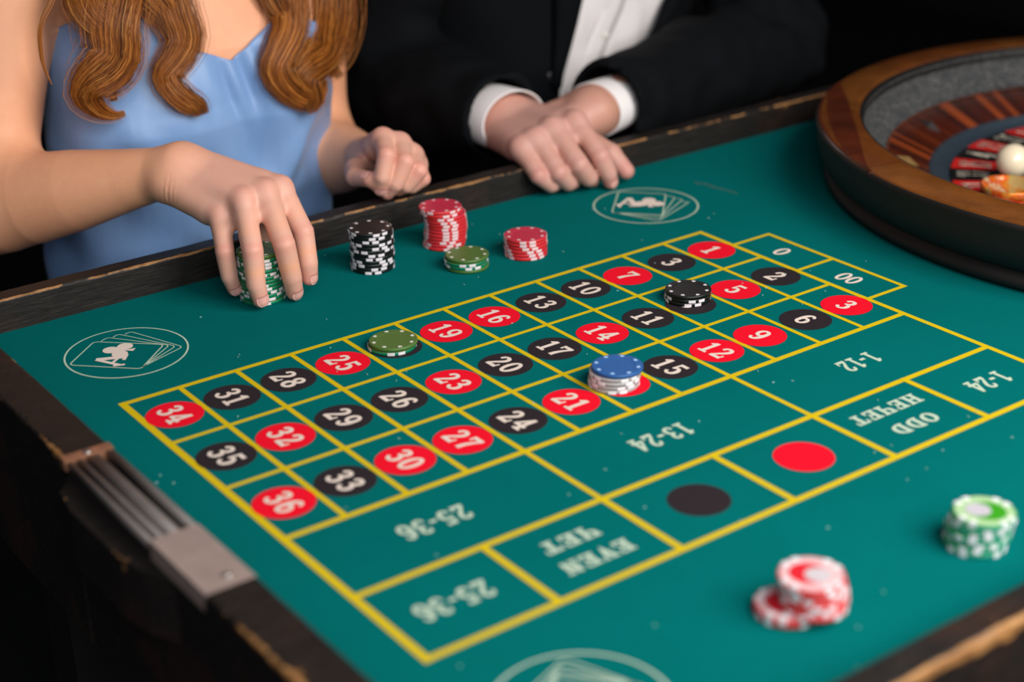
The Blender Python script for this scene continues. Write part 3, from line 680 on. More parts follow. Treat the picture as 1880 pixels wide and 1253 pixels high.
# ------------------------------------------------------------------ hands
def hand_fn(D):
    """D: wrist, spread (across-wrist vector), fingers {name: [MCP, PIP, DIP, tip]}, radii, thumb [CMC, MCP, IP, tip], scale"""
    W = D['wrist']; sp = D['spread']; s = D['s']; F = D['fingers']; names = ['index', 'mid', 'ring', 'pinky']
    offs = dict(zip(names, (1, .35, -.35, -1)))
    pal = D['palmar']
    RR = {'index': (.0102, .0092, .0082, .0070), 'mid': (.0105, .0095, .0086, .0074), 'ring': (.0102, .0091, .0082, .0070), 'pinky': (.0092, .0082, .0073, .0062)}
    T = D['thumb']
    def f(P):
        d = None
        for n in names:
            w0 = W + sp * offs[n]; m = F[n][0]; mm = m - D['nrm'] * .0016 * s
            e = smin(cap(P, w0 + pal * .003, mm + pal * .006, .0120 * s, .0098 * s), cap(P, w0, mm, .0100 * s, .0088 * s), .008)
            d = e if d is None else smin(d, e, .011 * s)
        d = smin(d, cap(P, W + sp * -1.0 + pal * .008, (F['pinky'][0] * .75 + W * .25) + pal * .010, .0110 * s, .0105 * s), .012)
        d = smin(d, cap(P, (F['index'][0] * .8 + W * .2) + pal * .006, (F['pinky'][0] * .8 + W * .2) + pal * .006, .0115 * s, .0105 * s), .010)
        fd = None
        for n in names:
            j = F[n]; r = [v * s for v in RR[n]]; r[0] *= .95
            e = chain(P, j, r, .0009)
            
            # creases over the joints
            for jj, rr in ((j[1], r[1]), (j[2], r[2])):
                ax = (j[2] - j[1]) / np.linalg.norm(j[2] - j[1]); t = (P - jj) @ ax; rad = np.sqrt(np.maximum(((P - jj) ** 2).sum(1) - t * t, 0))
                e = e + .00035 * np.exp(-(t / .0009) ** 2) * np.exp(-((rad - rr) / .004) ** 2) + .00022 * np.exp(-((t - .0028) / .0008) ** 2) * np.exp(-((rad - rr) / .004) ** 2)
            fd = e if fd is None else smin(fd, e, .0012)
        wb = None                                             # webs between the roots of the fingers
        for n0, n1 in zip(names, names[1:]):
            p0 = F[n0][0] + (F[n0][1] - F[n0][0]) * .34 + pal * .0020; p1 = F[n1][0] + (F[n1][1] - F[n1][0]) * .34 + pal * .0020
            e = cap(P, p0, p1, .0062 * s, .0060 * s); wb = e if wb is None else np.minimum(wb, e)
        if D.get('web', 1): fd = smin(fd, wb, .0065)
        d = smin(d, fd, .0060 * s)
        tr = [v * s for v in (.0140, .0112, .0095, .0078)]
        t_ = chain(P, T, tr, .003)
        return smin(d, t_, .009 * s)
    pts = np.array([p for n in names for p in F[n]] + list(T) + [W - sp * 1.3, W + sp * 1.3])
    return Group(f, pts.min(0) - .02, pts.max(0) + .02, .012)
def flush_fn(Ds):
    """redness around the knuckles and fingertips"""
    pts = []
    for D in Ds:
        for n, j in D['fingers'].items(): pts += [(j[0], .011, .92), (j[1], .009, .95), (j[3], .010, .95), (j[2], .007, .75)]
        pts += [(D['thumb'][3], .012, .8), (D['thumb'][2], .01, .5)]
    def a(V):
        o = np.zeros(len(V))
        for p, r, w in pts:
            d2 = ((V - p) ** 2).sum(1); o = np.maximum(o, w * np.exp(-d2 / (2 * (r * 1.15) ** 2)))
        for D in Ds: o = np.maximum(o, .46 * np.clip(1.35 - np.sqrt(((V - D['fingers']['mid'][0] * .8 - D['wrist'] * .2) ** 2).sum(1)) / .075, 0, 1))
        return np.clip(o, 0, 1)
    return a
def nail(D, f, seg, up, r, parent, length=.0095, width=.9, name='fingernail'):
    """a nail plate lying on the skin: seg = (DIP, tip), up = dorsal direction"""
    a, b = seg; ax = (b - a) / np.linalg.norm(b - a); u = up - ax * (up @ ax); u /= np.linalg.norm(u); w = np.cross(ax, u)
    V = []; F = []; nu, nv = 9, 9; Lr = np.linalg.norm(b - a); s0 = Lr + r * .78 - length
    for i in range(nv):
        t = i / (nv - 1); z = s0 + length * t
        hw = width * (1 - .28 * (2 * max(t - .55, 0) / .9) ** 2 - .22 * (2 * max(.3 - t, 0) / .6) ** 2)
        for j in range(nu):
            an = (j / (nu - 1) * 2 - 1) * hw; dr = u * math.cos(an) + w * math.sin(an); V.append((a + ax * z, dr))
    P0 = np.array([p for p, d in V]); Dr = np.array([d for p, d in V]); t = np.full(len(V), r * 1.7); P = P0 + Dr * t[:, None]
    for _ in range(14): t -= f(P0 + Dr * t[:, None]) * .9
    P = P0 + Dr * (np.maximum(t, r * .3) + .00035)[:, None]
    top = [tuple(p) for p in P]; low = [tuple(p) for p in P - Dr * .0009]; n = len(top)
    for i in range(nv - 1):
        for j in range(nu - 1):
            k = i * nu + j; F.append((k, k + 1, k + nu + 1, k + nu))
    rim = [j for j in range(nu)] + [i * nu + nu - 1 for i in range(1, nv)] + [(nv - 1) * nu + j for j in range(nu - 2, -1, -1)] + [i * nu for i in range(nv - 2, 0, -1)]
    for i in range(len(rim)): p, q = rim[i], rim[(i + 1) % len(rim)]; F.append((p, q, q + n, p + n))
    o = pym(name, top + low, F, M['nail'], parent, True)
    return o
CAMV = A(-.419, -1.108, .559)
def mk(D):
    F = D['fingers']; W = D['wrist']
    nr = np.cross(F['index'][0] - W, F['pinky'][0] - W); nr /= np.linalg.norm(nr)
    c = (F['mid'][3] - F['mid'][0]); nr = nr if nr @ c > 0 else -nr
    D['palmar'] = nr; D['nrm'] = nr
    sp = F['index'][0] - F['pinky'][0]; ax = (F['mid'][0] - W); ax /= np.linalg.norm(ax); sp = sp - ax * (sp @ ax); D['spread'] = sp / np.linalg.norm(sp) * D['ws']
    return D
# the woman's right hand around the stack of green chips
HR = mk(dict(s=1.03, ws=.017, wrist=A(.1592, .2120, .1033), fingers={
    'pinky': [A(.1685, .1526, .0762), A(.1592, .1297, .0484), A(.1600, .1275, .0268), A(.1645, .1290, .0130)],
    'ring': [A(.1843, .1363, .0891), A(.1727, .1028, .0541), A(.1709, .0985, .0254), A(.1735, .0975, .0105)],
    'mid': [A(.2057, .1358, .0921), A(.1990, .0939, .0559), A(.2035, .0935, .0255), A(.2065, .0965, .0095)],
    'index': [A(.2242, .1410, .0907), A(.2254, .1069, .0579), A(.2235, .0985, .0322), A(.2235, .0985, .0180)]},
    thumb=[A(.178, .203, .094), A(.203, .190, .070), A(.214, .166, .046), A(.206, .151, .026)]))
# her left hand, a loose fist on the rail
HL = mk(dict(web=0, s=.98, ws=.016, wrist=A(.4075, .2830, .0430), fingers={
    'index': [A(.3822, .2238, .0855), A(.3658, .1913, .0790), A(.3587, .1889, .0598), A(.3595, .1945, .0462)],
    'mid': [A(.3969, .2157, .0795), A(.3821, .1845, .0708), A(.3716, .1860, .0515), A(.3670, .1950, .0405)],
    'ring': [A(.4086, .2123, .0662), A(.3956, .1822, .0597), A(.3853, .1880, .0460), A(.3817, .1975, .0400)],
    'pinky': [A(.4150, .2150, .0540), A(.4060, .1920, .0470), A(.3964, .1964, .0400), A(.3920, .2040, .0380)]},
    thumb=[A(.388, .272, .044), A(.366, .251, .050), A(.3530, .2300, .0505), A(.3523, .2020, .0550)]))
# the man's right hand, laid over his left
MR = mk(dict(s=1.13, ws=.020, wrist=A(.5780, .2960, .0520), fingers={
    'index': [A(.6022, .1990, .0655), A(.6024, .1577, .0372), A(.6089, .1531, .0200), A(.6125, .1535, .0095)],
    'mid': [A(.5758, .2038, .0622), A(.5770, .1605, .0330), A(.5885, .1602, .0175), A(.5985, .1680, .0105)],
    'ring': [A(.5554, .2061, .0540), A(.5569, .1690, .0270), A(.5690, .1690, .0140), A(.5800, .1740, .0110)],
    'pinky': [A(.5398, .2110, .0470), A(.5386, .1790, .0250), A(.5520, .1760, .0130), A(.5620, .1790, .0110)]},
    thumb=[A(.600, .248, .044), A(.6217, .2080, .0400), A(.6315, .1760, .0300), A(.6365, .1570, .0150)]))
ML = mk(dict(s=1.10, ws=.019, wrist=A(.6560, .2400, .0560), fingers={
    'index': [A(.6050, .2350, .0480), A(.5800, .2200, .0440), A(.5680, .2150, .0420), A(.5600, .2130, .0410)],
    'mid': [A(.6080, .2480, .0440), A(.5800, .2350, .0420), A(.5680, .2300, .0410), A(.5600, .2280, .0400)],
    'ring': [A(.6120, .2600, .0420), A(.5880, .2520, .0400), A(.5760, .2480, .0400), A(.5700, .2460, .0400)],
    'pinky': [A(.6180, .2700, .0430), A(.5980, .2660, .0410), A(.5880, .2640, .0400), A(.5830, .2630, .0400)]},
    thumb=[A(.640, .232, .058), A(.620, .222, .052), A(.600, .214, .046), A(.588, .208, .043)]))

# ------------------------------------------------------------------ the woman
WC = A(.283, .432)
def w_prof(z):
    """centre x, y, half width, half depth of her torso at height z"""
    Z = np.array([-.33, -.26, -.18, -.08, .02, .10, .17, .22, .27, .31, .335]); 
    a = np.interp(z, Z, [.175, .172, .150, .122, .126, .138, .146, .148, .140, .095, .055])
    b = np.interp(z, Z, [.120, .118, .098, .086, .088, .096, .094, .084, .066, .052, .048])
    cy = np.interp(z, Z, [.470, .470, .462, .448, .436, .430, .432, .440, .447, .455, .460])
    return a, b, cy
def w_rad(th, z, grow=0.):
    """front radius of the torso surface in direction th (0 = +x, -pi/2 = front)"""
    a, b, cy = w_prof(z); a = a + grow; b = b + grow
    n = 2.3; c, s = np.abs(np.cos(th)), np.abs(np.sin(th)); r = ((c / a) ** n + (s / b) ** n) ** (-1 / n)
    for sgn in (-1, 1):
        d = np.angle(np.exp(1j * (th - (-PI / 2 + sgn * .62)))); r = r + .021 * np.exp(-(d / .42) ** 2) * np.exp(-((z - .115) / .050) ** 2)
    return r
def w_torso(P):
    z = np.clip(P[:, 2], -.33, .335); a, b, cy = w_prof(z); dx = P[:, 0] - WC[0]; dy = P[:, 1] - cy; th = np.arctan2(dy, dx)
    d = (np.hypot(dx, dy) - w_rad(th, z)) * .75
    return np.maximum(d, np.maximum(P[:, 2] - .325, -.02 - P[:, 2]))
sR, sL = A(.118, .446, .272), A(.424, .448, .268)
eRt, wRt = A(.036, .388, .046), HR['wrist']
eLt, wLt = A(.430, .462, .000), HL['wrist']
hRf, hLf = hand_fn(HR), hand_fn(HL)
def w_arm(sh, el, wr, hp):
    hp = hp / np.linalg.norm(hp); up = (el - sh); fo = (wr - el)
    f1 = el + fo * .28
    def f(P):
        d = limb(P, sh, el - up * .04, [0, .4, 1], [.051, .047, .043])
        e = limb(P, el, wr, [0, .12, .28, .5, .75, .9, 1], [.0395, .0425, .0425, .0375, .0285, .0240, .0232])
        return smin(d, e, .034)
    pts = np.array([sh, el, wr]); return Group(f, pts.min(0) - .05, pts.max(0) + .05, .02)
aR = w_arm(sR, eRt, wRt, HR['palmar']); aL = w_arm(sL, eLt, wLt, HL['palmar'])
tor = Group(w_torso, (.10, .30, -.03), (.47, .58, .335), .02)
def head_fn(c, s=1.0, fwd=A(0, -1, 0)):
    sd = np.cross(fwd, A(0, 0, 1)); 
    def f(P):
        Q = P - c; q = np.stack([Q @ sd, Q @ fwd, Q[:, 2]], 1) / s
        d = ellip(q, A(0, -.012, .030), (.074, .094, .088))
        d = smin(d, ellip(q, A(0, .022, -.045), (.054, .058, .066)), .03)
        d = smin(d, cap(q, A(0, .078, .006), A(0, .100, -.022), .007, .0105), .010)
        d = smin(d, cap(q, A(-.012, .074, -.054), A(.012, .074, -.054), .0095, .0095), .008)
        d = smin(d, ellip(q, A(0, .066, -.088), (.020, .018, .015)), .015)
        for x in (-1, 1):
            d = smin(d, cap(q, A(.016 * x, .076, .028), A(.046 * x, .066, .028), .007, .006), .012)
            d = smin(d, ellip(q, A(.074 * x, -.012, -.010), (.008, .017, .031)), .006)
            d = np.maximum(d, -ellip(q, A(.031 * x, .086, .010), (.014, .012, .0085)) * 1.0)
            d = smin(d, np.sqrt(((q - A(.031 * x, .072, .010)) ** 2).sum(1)) - .0125, .003)
        return d * s
    return Group(f, c - .14 * s, c + .14 * s, .02)
wh = A(.285, .440, .485)
hdW = head_fn(wh, .96)
neckW = Group(lambda P: chain(P, [A(.283, .462, .29), A(.285, .456, .36), A(.286, .452, .43)], [.062, .050, .049], .02), (.20, .38, .26), (.37, .54, .48), .02)
trap = Group(lambda P: smin(cap(P, A(.283, .462, .315), sR + A(.012, 0, .010), .040, .032), cap(P, A(.283, .462, .315), sL + A(-.012, 0, .010), .040, .032), .02), (.08, .38, .22), (.49, .54, .36), .02)
def table_cut(d, P):
    """flesh and cloth rest on the rail and the felt instead of sinking into them"""
    solid = np.minimum(np.maximum(np.abs(P[:, 1] - .2054) - .0112, P[:, 2] - .0306), np.maximum(P[:, 1] - .2160, P[:, 2] - .0007)); return np.maximum(d, -solid)
WCR = A(.1425, .1935, .0905); WAX = A(.62, -.70, -.25) / np.linalg.norm(A(.62, -.70, -.25))
def woman_f(P):
    d = smin(tor(P), trap(P), .03); d = smin(d, neckW(P), .025); d = smin(d, hdW(P), .012)
    ar = smin(smin(aR(P), hRf(P), .014), smin(aL(P), hLf(P), .014), .005)
    # creases on the palm side of the bent right wrist
    near = np.where(((P - WCR) ** 2).sum(1) < .03 ** 2)[0]
    if len(near):
        Q = P[near] - WCR; q = Q @ WAX; rr = np.sqrt((Q ** 2).sum(1)); g = 0
        for o_, k_ in ((0, .0011), (.0042, .0008), (-.0045, .0006), (.0085, .0005)): g = g + k_ * np.exp(-((q - o_ + .12 * (Q[:, 2])) / .0007) ** 2)
        ar[near] = ar[near] + g * np.exp(-(rr / .013) ** 2)
    return table_cut(smin(d, ar, .016), P)
woman = tag(empty('person', (.283, .47, -.78)), 'person with long wavy auburn hair in pale blue satin camisole dress gripping chips', 'person', 'players behind the table')
def unshift(o, root): o.location = (o.location[0] - root.location[0], o.location[1] - root.location[1], o.location[2] - root.location[2]); return o
wb = unshift(sdf_object('body', woman_f, (-.12, .05, -.06), (.54, .62, .64), .0019, M['skin_w'], woman, flush_fn([HR, HL])), woman)
def dors(D, n): return -D['palmar']
for D, fn, n, up, r in ((HR, hRf, 'pinky', A(-.15, -1, .25), .0056), (HR, hRf, 'ring', A(.0, -1, .2), .0064), (HR, hRf, 'mid', A(.15, -1, .15), .0068), (HR, hRf, 'index', A(.55, -1, .1), .0064),
                        (HL, hLf, 'index', A(-.35, -1, .25), .0061)):
    unshift(nail(D, fn, (D['fingers'][n][2], D['fingers'][n][3]), up, r, woman, .0088 if n == 'pinky' else .0100, .92), woman)
unshift(nail(HL, hLf, (HL['thumb'][2], HL['thumb'][3]), A(-.25, -.4, .9), .0072, woman, .0100, .9), woman)
for x in (-1, 1):
    for nme, rr, dy, mt in (('eyeball', .0110, .0735, 'eye'), ('iris', .0060, .0790, 'iris')):
        bm = bmesh.new(); bmesh.ops.create_uvsphere(bm, u_segments=20, v_segments=12, radius=rr * .96)
        unshift(bmo(nme, bm, M[mt], woman, True, loc=tuple(wh + A(x * .031, -dy, .010) * .96)), woman)

# the satin camisole and skirt
sat = NT('pale_blue_satin'); co = sat.coords(); nf = sat.noise(co, 1500, 2); nb = sat.noise(sat.coords((1, 1, .35)), 16, 3)
sat.set(base=sat.ramp(nb, [(.3, lin((116, 152, 202))), (.7, lin((136, 170, 216)))]), rough=.30, spec=.6, sheen=.15)
sat.p.inputs['Sheen Roughness'].default_value = .35; sat.bump(sat.math('ADD', nf, sat.math('MULTIPLY', nb, 14)), .3, .0006)
def top_edge(th):
    d = (th + PI / 2 + PI) % (2 * PI) - PI     # 0 = front
    k = [(-3.141592653589793, 0.12), (-2.3, 0.14), (-1.283, 0.2048), (-1.128, 0.2138), (-0.972, 0.2187), (-0.81, 0.2113), (-0.618, 0.1927), (-0.431, 0.1768), (-0.24, 0.1689), (-0.023, 0.1593), (0.225, 0.1742), (0.506, 0.1887), (0.626, 0.1952), (1.2, 0.16), (1.5, 0.14), (2.2, 0.125), (3.141592653589793, 0.12)]
    return np.interp(d, [a for a, b in k], [b for a, b in k])
def dress():
    nu, nv = 300, 150; V = []; 
    ths = -PI / 2 + np.linspace(-PI, PI, nu, endpoint=False)
    zt = top_edge(ths)
    for j in range(nv):
        t = j / (nv - 1); zb = -.20; z = zb + (zt - zb) * t
        r = w_rad(ths, z, .0035); a, b, cy = w_prof(z)
        d = (ths + PI / 2 + PI) % (2 * PI) - PI
        lo = np.clip((.12 - z) / .22, 0, 1)                      # the cloth hangs looser towards the waist
        r = r + lo * (.022 + .008 * np.sin(d * 3 + 1.2 + z * 9) + .006 * np.sin(d * 7 - z * 24 + .4) + .003 * np.sin(d * 13 + z * 31))
        r = r + .0035 * np.exp(-((d - .05) / .30) ** 2) * np.exp(-((z - .135) / .03) ** 2) * np.sin(d * 26 + z * 60)
        r = r + .0032 * np.sin(d * 9 + z * 34 + 1.5 * np.sin(z * 18)) * np.clip((.2 - z) / .2, 0, 1)
        r = r + .006 * np.exp(-((z + .03 - .05 * np.sin(d * 2)) / .018) ** 2) * (np.abs(d) < 1.6) * np.cos(d * .9)
        r = r + .013 * np.exp(-(((d + .55) * .7 + (z - .06) * 4.2) / .11) ** 2) * np.clip((.14 - z) / .1, 0, 1)
        r = r + .012 * np.exp(-(((d - .45) * .7 - (z - .05) * 3.4) / .10) ** 2) * np.clip((.13 - z) / .1, 0, 1)
        r = r + .024 * np.exp(-((d + 1.25) / .55) ** 2) * np.clip((.205 - z) / .12, 0, 1)
        V.append(np.stack([WC[0] + r * np.cos(ths), cy + r * np.sin(ths), z], 1))
    V = np.concatenate(V); F = []
    for j in range(nv - 1):
        for i in range(nu): i2 = (i + 1) % nu; F.append((j * nu + i, j * nu + i2, (j + 1) * nu + i2, (j + 1) * nu + i))
    o = pym('camisole', V, F, sat.m, woman, True)
    md = o.modifiers.new('thick', 'SOLIDIFY'); md.thickness = .0014; md.offset = 1
    return unshift(o, woman)
dress()
def strap(pts, name='strap', r=.0016):
    P = catmull(pts, 24); V = []; F = []
    for i, p in enumerate(P):
        for j in range(8): a = j * PI / 4; V.append((p[0] + r * 1.6 * math.cos(a), p[1] + r * math.sin(a), p[2]))
    for i in range(23):
        for j in range(8): j2 = (j + 1) % 8; F.append((i * 8 + j, i * 8 + j2, i * 8 + 8 + j2, i * 8 + 8 + j))
    return unshift(pym(name, V, F, sat.m, woman, True), woman)
for sg in (-1, 1):
    strap([(.283 + sg * .055, .352, .246), (.283 + sg * .075, .372, .290), (.283 + sg * .085, .418, .330), (.283 + sg * .085, .470, .338), (.283 + sg * .075, .520, .29)])
def skirt_f(P):
    d = None
    for sg, kx in ((-1, -.07), (1, .085)):
        e = chain(P, [A(.283 + sg * .075, .47, -.225), A(.283 + kx * 1.3, .16, -.215), A(.283 + kx * 1.3, .13, -.62)], [.098, .072, .062], .03); d = e if d is None else smin(d, e, .05)
    d = smin(d, ellip(P, A(.283, .475, -.215), (.178, .128, .105)), .05)
    return d
sk = sdf_object('skirt', skirt_f, (.0, .0, -.72), (.55, .64, -.08), .008, sat.m, woman); unshift(sk, woman)
def shoe(x, y, root, L=.12, w=.042, z=-.78):
    f = lambda P: np.maximum(smin(ellip(P, A(x, y - L * .35, z + .03), (w, L, .035)), cap(P, A(x, y + .01, z + .05), A(x, y + .01, z + .13), .035, .045), .03), z + .002 - P[:, 2])
    return unshift(sdf_object('shoe', f, (x - .08, y - .2, z - .01), (x + .08, y + .12, z + .2), .005, M['chair'], root), root)
shoe(.283 - .091, .13, woman); shoe(.283 + .11, .13, woman)
def stool(x, y, top, label):
    s_ = tag(empty('stool', (x, y, -.78)), label, 'stool', 'seats behind the table')
    V, F = ring_disc([(.14, top - .05), (.165, top - .045), (.172, top - .02), (.165, top - .003), (.13, top)], 40); pym('seat', V, F, M['chair'], s_, True)
    for k in range(4):
        a = k * PI / 2 + PI / 4; bm = bmesh.new()
        V, F = ring_disc([(.016, 0), (.016, top - .05)], 12); o = pym('leg', V, F, M['black_wood'], s_, True); o.location = (.12 * math.cos(a), .12 * math.sin(a), 0)
stool(.283, .49, .445, 'black round stool under the woman in blue')

# ------------------------------------------------------------------ hair
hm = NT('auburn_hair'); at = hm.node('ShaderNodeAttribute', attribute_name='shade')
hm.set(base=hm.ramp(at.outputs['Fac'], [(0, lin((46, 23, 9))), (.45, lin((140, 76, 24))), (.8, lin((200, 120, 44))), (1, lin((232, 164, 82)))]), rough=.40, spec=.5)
def lock(centers, widths, n, name='hair_lock', rad=.00025, depth=.45, curlend=None, seed=0, steps=34, twist=1.6, wisp=.15):
    """a bundle of fine strands round a path; widths = half widths"""
    r = np.random.default_rng(seed); C = catmull(centers, steps); Wd = np.interp(np.linspace(0, 1, steps), np.linspace(0, 1, len(widths)), widths)
    assert len(widths) == len(centers), (len(widths), len(centers))
    T = np.gradient(C, axis=0); T /= np.linalg.norm(T, axis=1)[:, None]
    view = A(-.585, -.81, 0) * -1
    S1 = np.cross(T, view); S1 /= np.linalg.norm(S1, axis=1)[:, None] + 1e-9; S2 = np.cross(T, S1)
    V = []; F = []; Sh = []; ns = 4
    for k in range(n):
        rho = math.sqrt(r.uniform(0, 1)); ph = r.uniform(0, 2 * PI); tw = twist * r.normal(1, .25); fr = 1 - .42 * r.uniform() ** 2.0
        stray = r.uniform() < wisp; amp = (1.25 + r.uniform(0, .5)) if stray else 1.0
        t = np.linspace(0, 1, steps); ang = ph + tw * t; wob = .09 * np.sin(t * r.uniform(4, 9) + r.uniform(0, 6))
        m = max(6, int(steps * fr)); base = len(V) // ns
        rr = rad * r.uniform(.7, 1.3) * (.6 if stray else 1); sh = np.clip(r.normal(.5, .2) + (.10 if rho > .85 else -.20), 0, 1)  # inner strands coloured darker, putting shade into the gaps between them
        P = C + S1 * ((rho * np.cos(ang) + wob) * Wd * amp)[:, None] + S2 * (rho * np.sin(ang) * Wd * depth * amp)[:, None]
        P = P[:m]; Tt = T[:m]; a1 = S1[:m]; a2 = S2[:m]
        tap = np.clip((m - 1 - np.arange(m)) / 4, .15, 1) * rr
        for q in range(ns):
            pass
        ring = [P + (a1 * math.cos(q * 2 * PI / ns) + a2 * math.sin(q * 2 * PI / ns)) * tap[:, None] for q in range(ns)]
        ring = np.stack(ring, 1); b = len(V); V.extend(ring.reshape(-1, 3)); Sh.extend([sh] * (m * ns))
        for i in range(m - 1):
            for q in range(ns):
                q2 = (q + 1) % ns; F.append((b + i * ns + q, b + i * ns + q2, b + i * ns + ns + q2, b + i * ns + ns + q))
    V = np.array(V); F = np.array(F, np.int32); me = bpy.data.meshes.new(name)
    me.vertices.add(len(V)); me.vertices.foreach_set('co', V.ravel()); me.loops.add(len(F) * 4); me.loops.foreach_set('vertex_index', F.ravel())
    me.polygons.add(len(F)); me.polygons.foreach_set('loop_start', np.arange(len(F), dtype=np.int32) * 4); me.polygons.foreach_set('use_smooth', np.ones(len(F), bool)); me.update(calc_edges=True)
    a = me.attributes.new('shade', 'FLOAT', 'POINT'); a.data.foreach_set('value', np.array(Sh, np.float32))
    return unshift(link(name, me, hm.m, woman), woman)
LOCKS = [([(0.2005, 0.3666, 0.3008), (0.1805, 0.345, 0.2613), (0.1648, 0.325, 0.2366), (0.1565, 0.315, 0.2145), (0.1551, 0.3101, 0.1914), (0.1428, 0.312, 0.1768), (0.1296, 0.314, 0.1665), (0.1246, 0.316, 0.1546), (0.1349, 0.3175, 0.1394), (0.1499, 0.3171, 0.1314), (0.1652, 0.3163, 0.134)], [0.02332, 0.02518, 0.02496, 0.02342, 0.021, 0.02101, 0.017, 0.01352, 0.00859, 0.00407, 0.00153], 900, 0.45, 1.9), ([(0.1486, 0.357, 0.2638), (0.1387, 0.34, 0.243), (0.1405, 0.325, 0.2253), (0.1538, 0.315, 0.2099), (0.1643, 0.3086, 0.1891), (0.1579, 0.3112, 0.1718), (0.1483, 0.314, 0.159), (0.1496, 0.3136, 0.1412)], [0.01302, 0.01591, 0.01489, 0.01295, 0.01003, 0.00805, 0.00605, 0.00253], 380, 0.4, 1.5), ([(0.2382, 0.3639, 0.2814), (0.224, 0.345, 0.2452), (0.2227, 0.328, 0.2173), (0.2269, 0.3193, 0.1923), (0.216, 0.3173, 0.1746), (0.2031, 0.3149, 0.1595), (0.2117, 0.3066, 0.1422), (0.2264, 0.3025, 0.1292), (0.2312, 0.3011, 0.1168)], [0.02062, 0.02155, 0.01846, 0.01545, 0.01286, 0.0113, 0.01135, 0.01038, 0.00625], 700, 0.45, 1.7), ([(0.2114, 0.3665, 0.2794), (0.2044, 0.345, 0.2479), (0.2117, 0.33, 0.2289), (0.2267, 0.3243, 0.2091), (0.2349, 0.3195, 0.192), (0.229, 0.3177, 0.1776)], [0.01843, 0.01936, 0.01529, 0.01027, 0.00723, 0.00258], 300, 0.35, 1.2), ([(0.3564, 0.3686, 0.2714), (0.3558, 0.3511, 0.2366), (0.3505, 0.3373, 0.2072), (0.3432, 0.3235, 0.1836), (0.3261, 0.3135, 0.1638), (0.3172, 0.3087, 0.1472), (0.3273, 0.3035, 0.1289), (0.3471, 0.3036, 0.1154), (0.3657, 0.3094, 0.1191), (0.3741, 0.3178, 0.131)], [0.01616, 0.01941, 0.01832, 0.01505, 0.0139, 0.01442, 0.01396, 0.01193, 0.00656, 0.00219], 620, 0.45, 1.8), ([(0.4076, 0.3944, 0.2672), (0.4156, 0.3811, 0.224), (0.4131, 0.37, 0.1926), (0.4049, 0.3548, 0.1683), (0.3867, 0.3345, 0.1525), (0.3593, 0.314, 0.1455), (0.3431, 0.3049, 0.1324), (0.3491, 0.3009, 0.1128), (0.3362, 0.3036, 0.104)], [0.0222, 0.02571, 0.02576, 0.02343, 0.01987, 0.01846, 0.01727, 0.01302, 0.00542], 640, 0.45, 1.7), ([(0.4275, 0.4, 0.2364), (0.4287, 0.3847, 0.1992), (0.4217, 0.3701, 0.1686), (0.4032, 0.3525, 0.1464), (0.3907, 0.335, 0.1337), (0.4206, 0.3579, 0.1101)], [0.01241, 0.0147, 0.01468, 0.01232, 0.00888, 0.00342], 330, 0.4, 1.3), ([(0.3271, 0.3601, 0.2656), (0.3285, 0.3454, 0.2358), (0.3354, 0.3349, 0.2098), (0.343, 0.3293, 0.1934), (0.3497, 0.3218, 0.1774)], [0.01171, 0.01386, 0.01285, 0.00967, 0.00323], 180, 0.4, 1.0), ([(0.1304, 0.343, 0.2684), (0.1107, 0.335, 0.243), (0.0956, 0.332, 0.2211), (0.0928, 0.3312, 0.1968), (0.0942, 0.33, 0.1816), (0.0974, 0.3264, 0.1666)], [0.00247, 0.00246, 0.00196, 0.00148, 0.00099, 0.0005], 26, 0.8, 1.0)]
for i, (c_, w_, n_, dp, tw) in enumerate(LOCKS):
    sg = -1 if c_[0][0] < .30 else 1; k_ = i * .009 % .02
    if len(w_) > 4 and w_[0] > .006: c_ = [(.285 + sg * .050, .452 - k_, .572), (.285 + sg * .084, .440 - k_, .500), (.285 + sg * .088, .425 - k_, .420)] + c_; w_ = [.020, .026, .024] + w_
    lock(c_, w_, int(n_ * 2.5), seed=i + 3, depth=dp, twist=tw)
# scalp hair, mostly above the frame
def cap_f(P):
    d = ellip(P, wh + A(0, .016, .034), (.086, .104, .098)); cut = ellip(P, wh + A(0, -.11, -.03), (.060, .07, .105)); return np.maximum(d, -cut)
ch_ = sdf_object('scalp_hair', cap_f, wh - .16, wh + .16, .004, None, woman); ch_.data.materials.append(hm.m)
sa = ch_.data.attributes.new('shade', 'FLOAT', 'POINT'); sa.data.foreach_set('value', [.4 + .15 * math.sin(v.co.x * 900) for v in ch_.data.vertices]); unshift(ch_, woman)

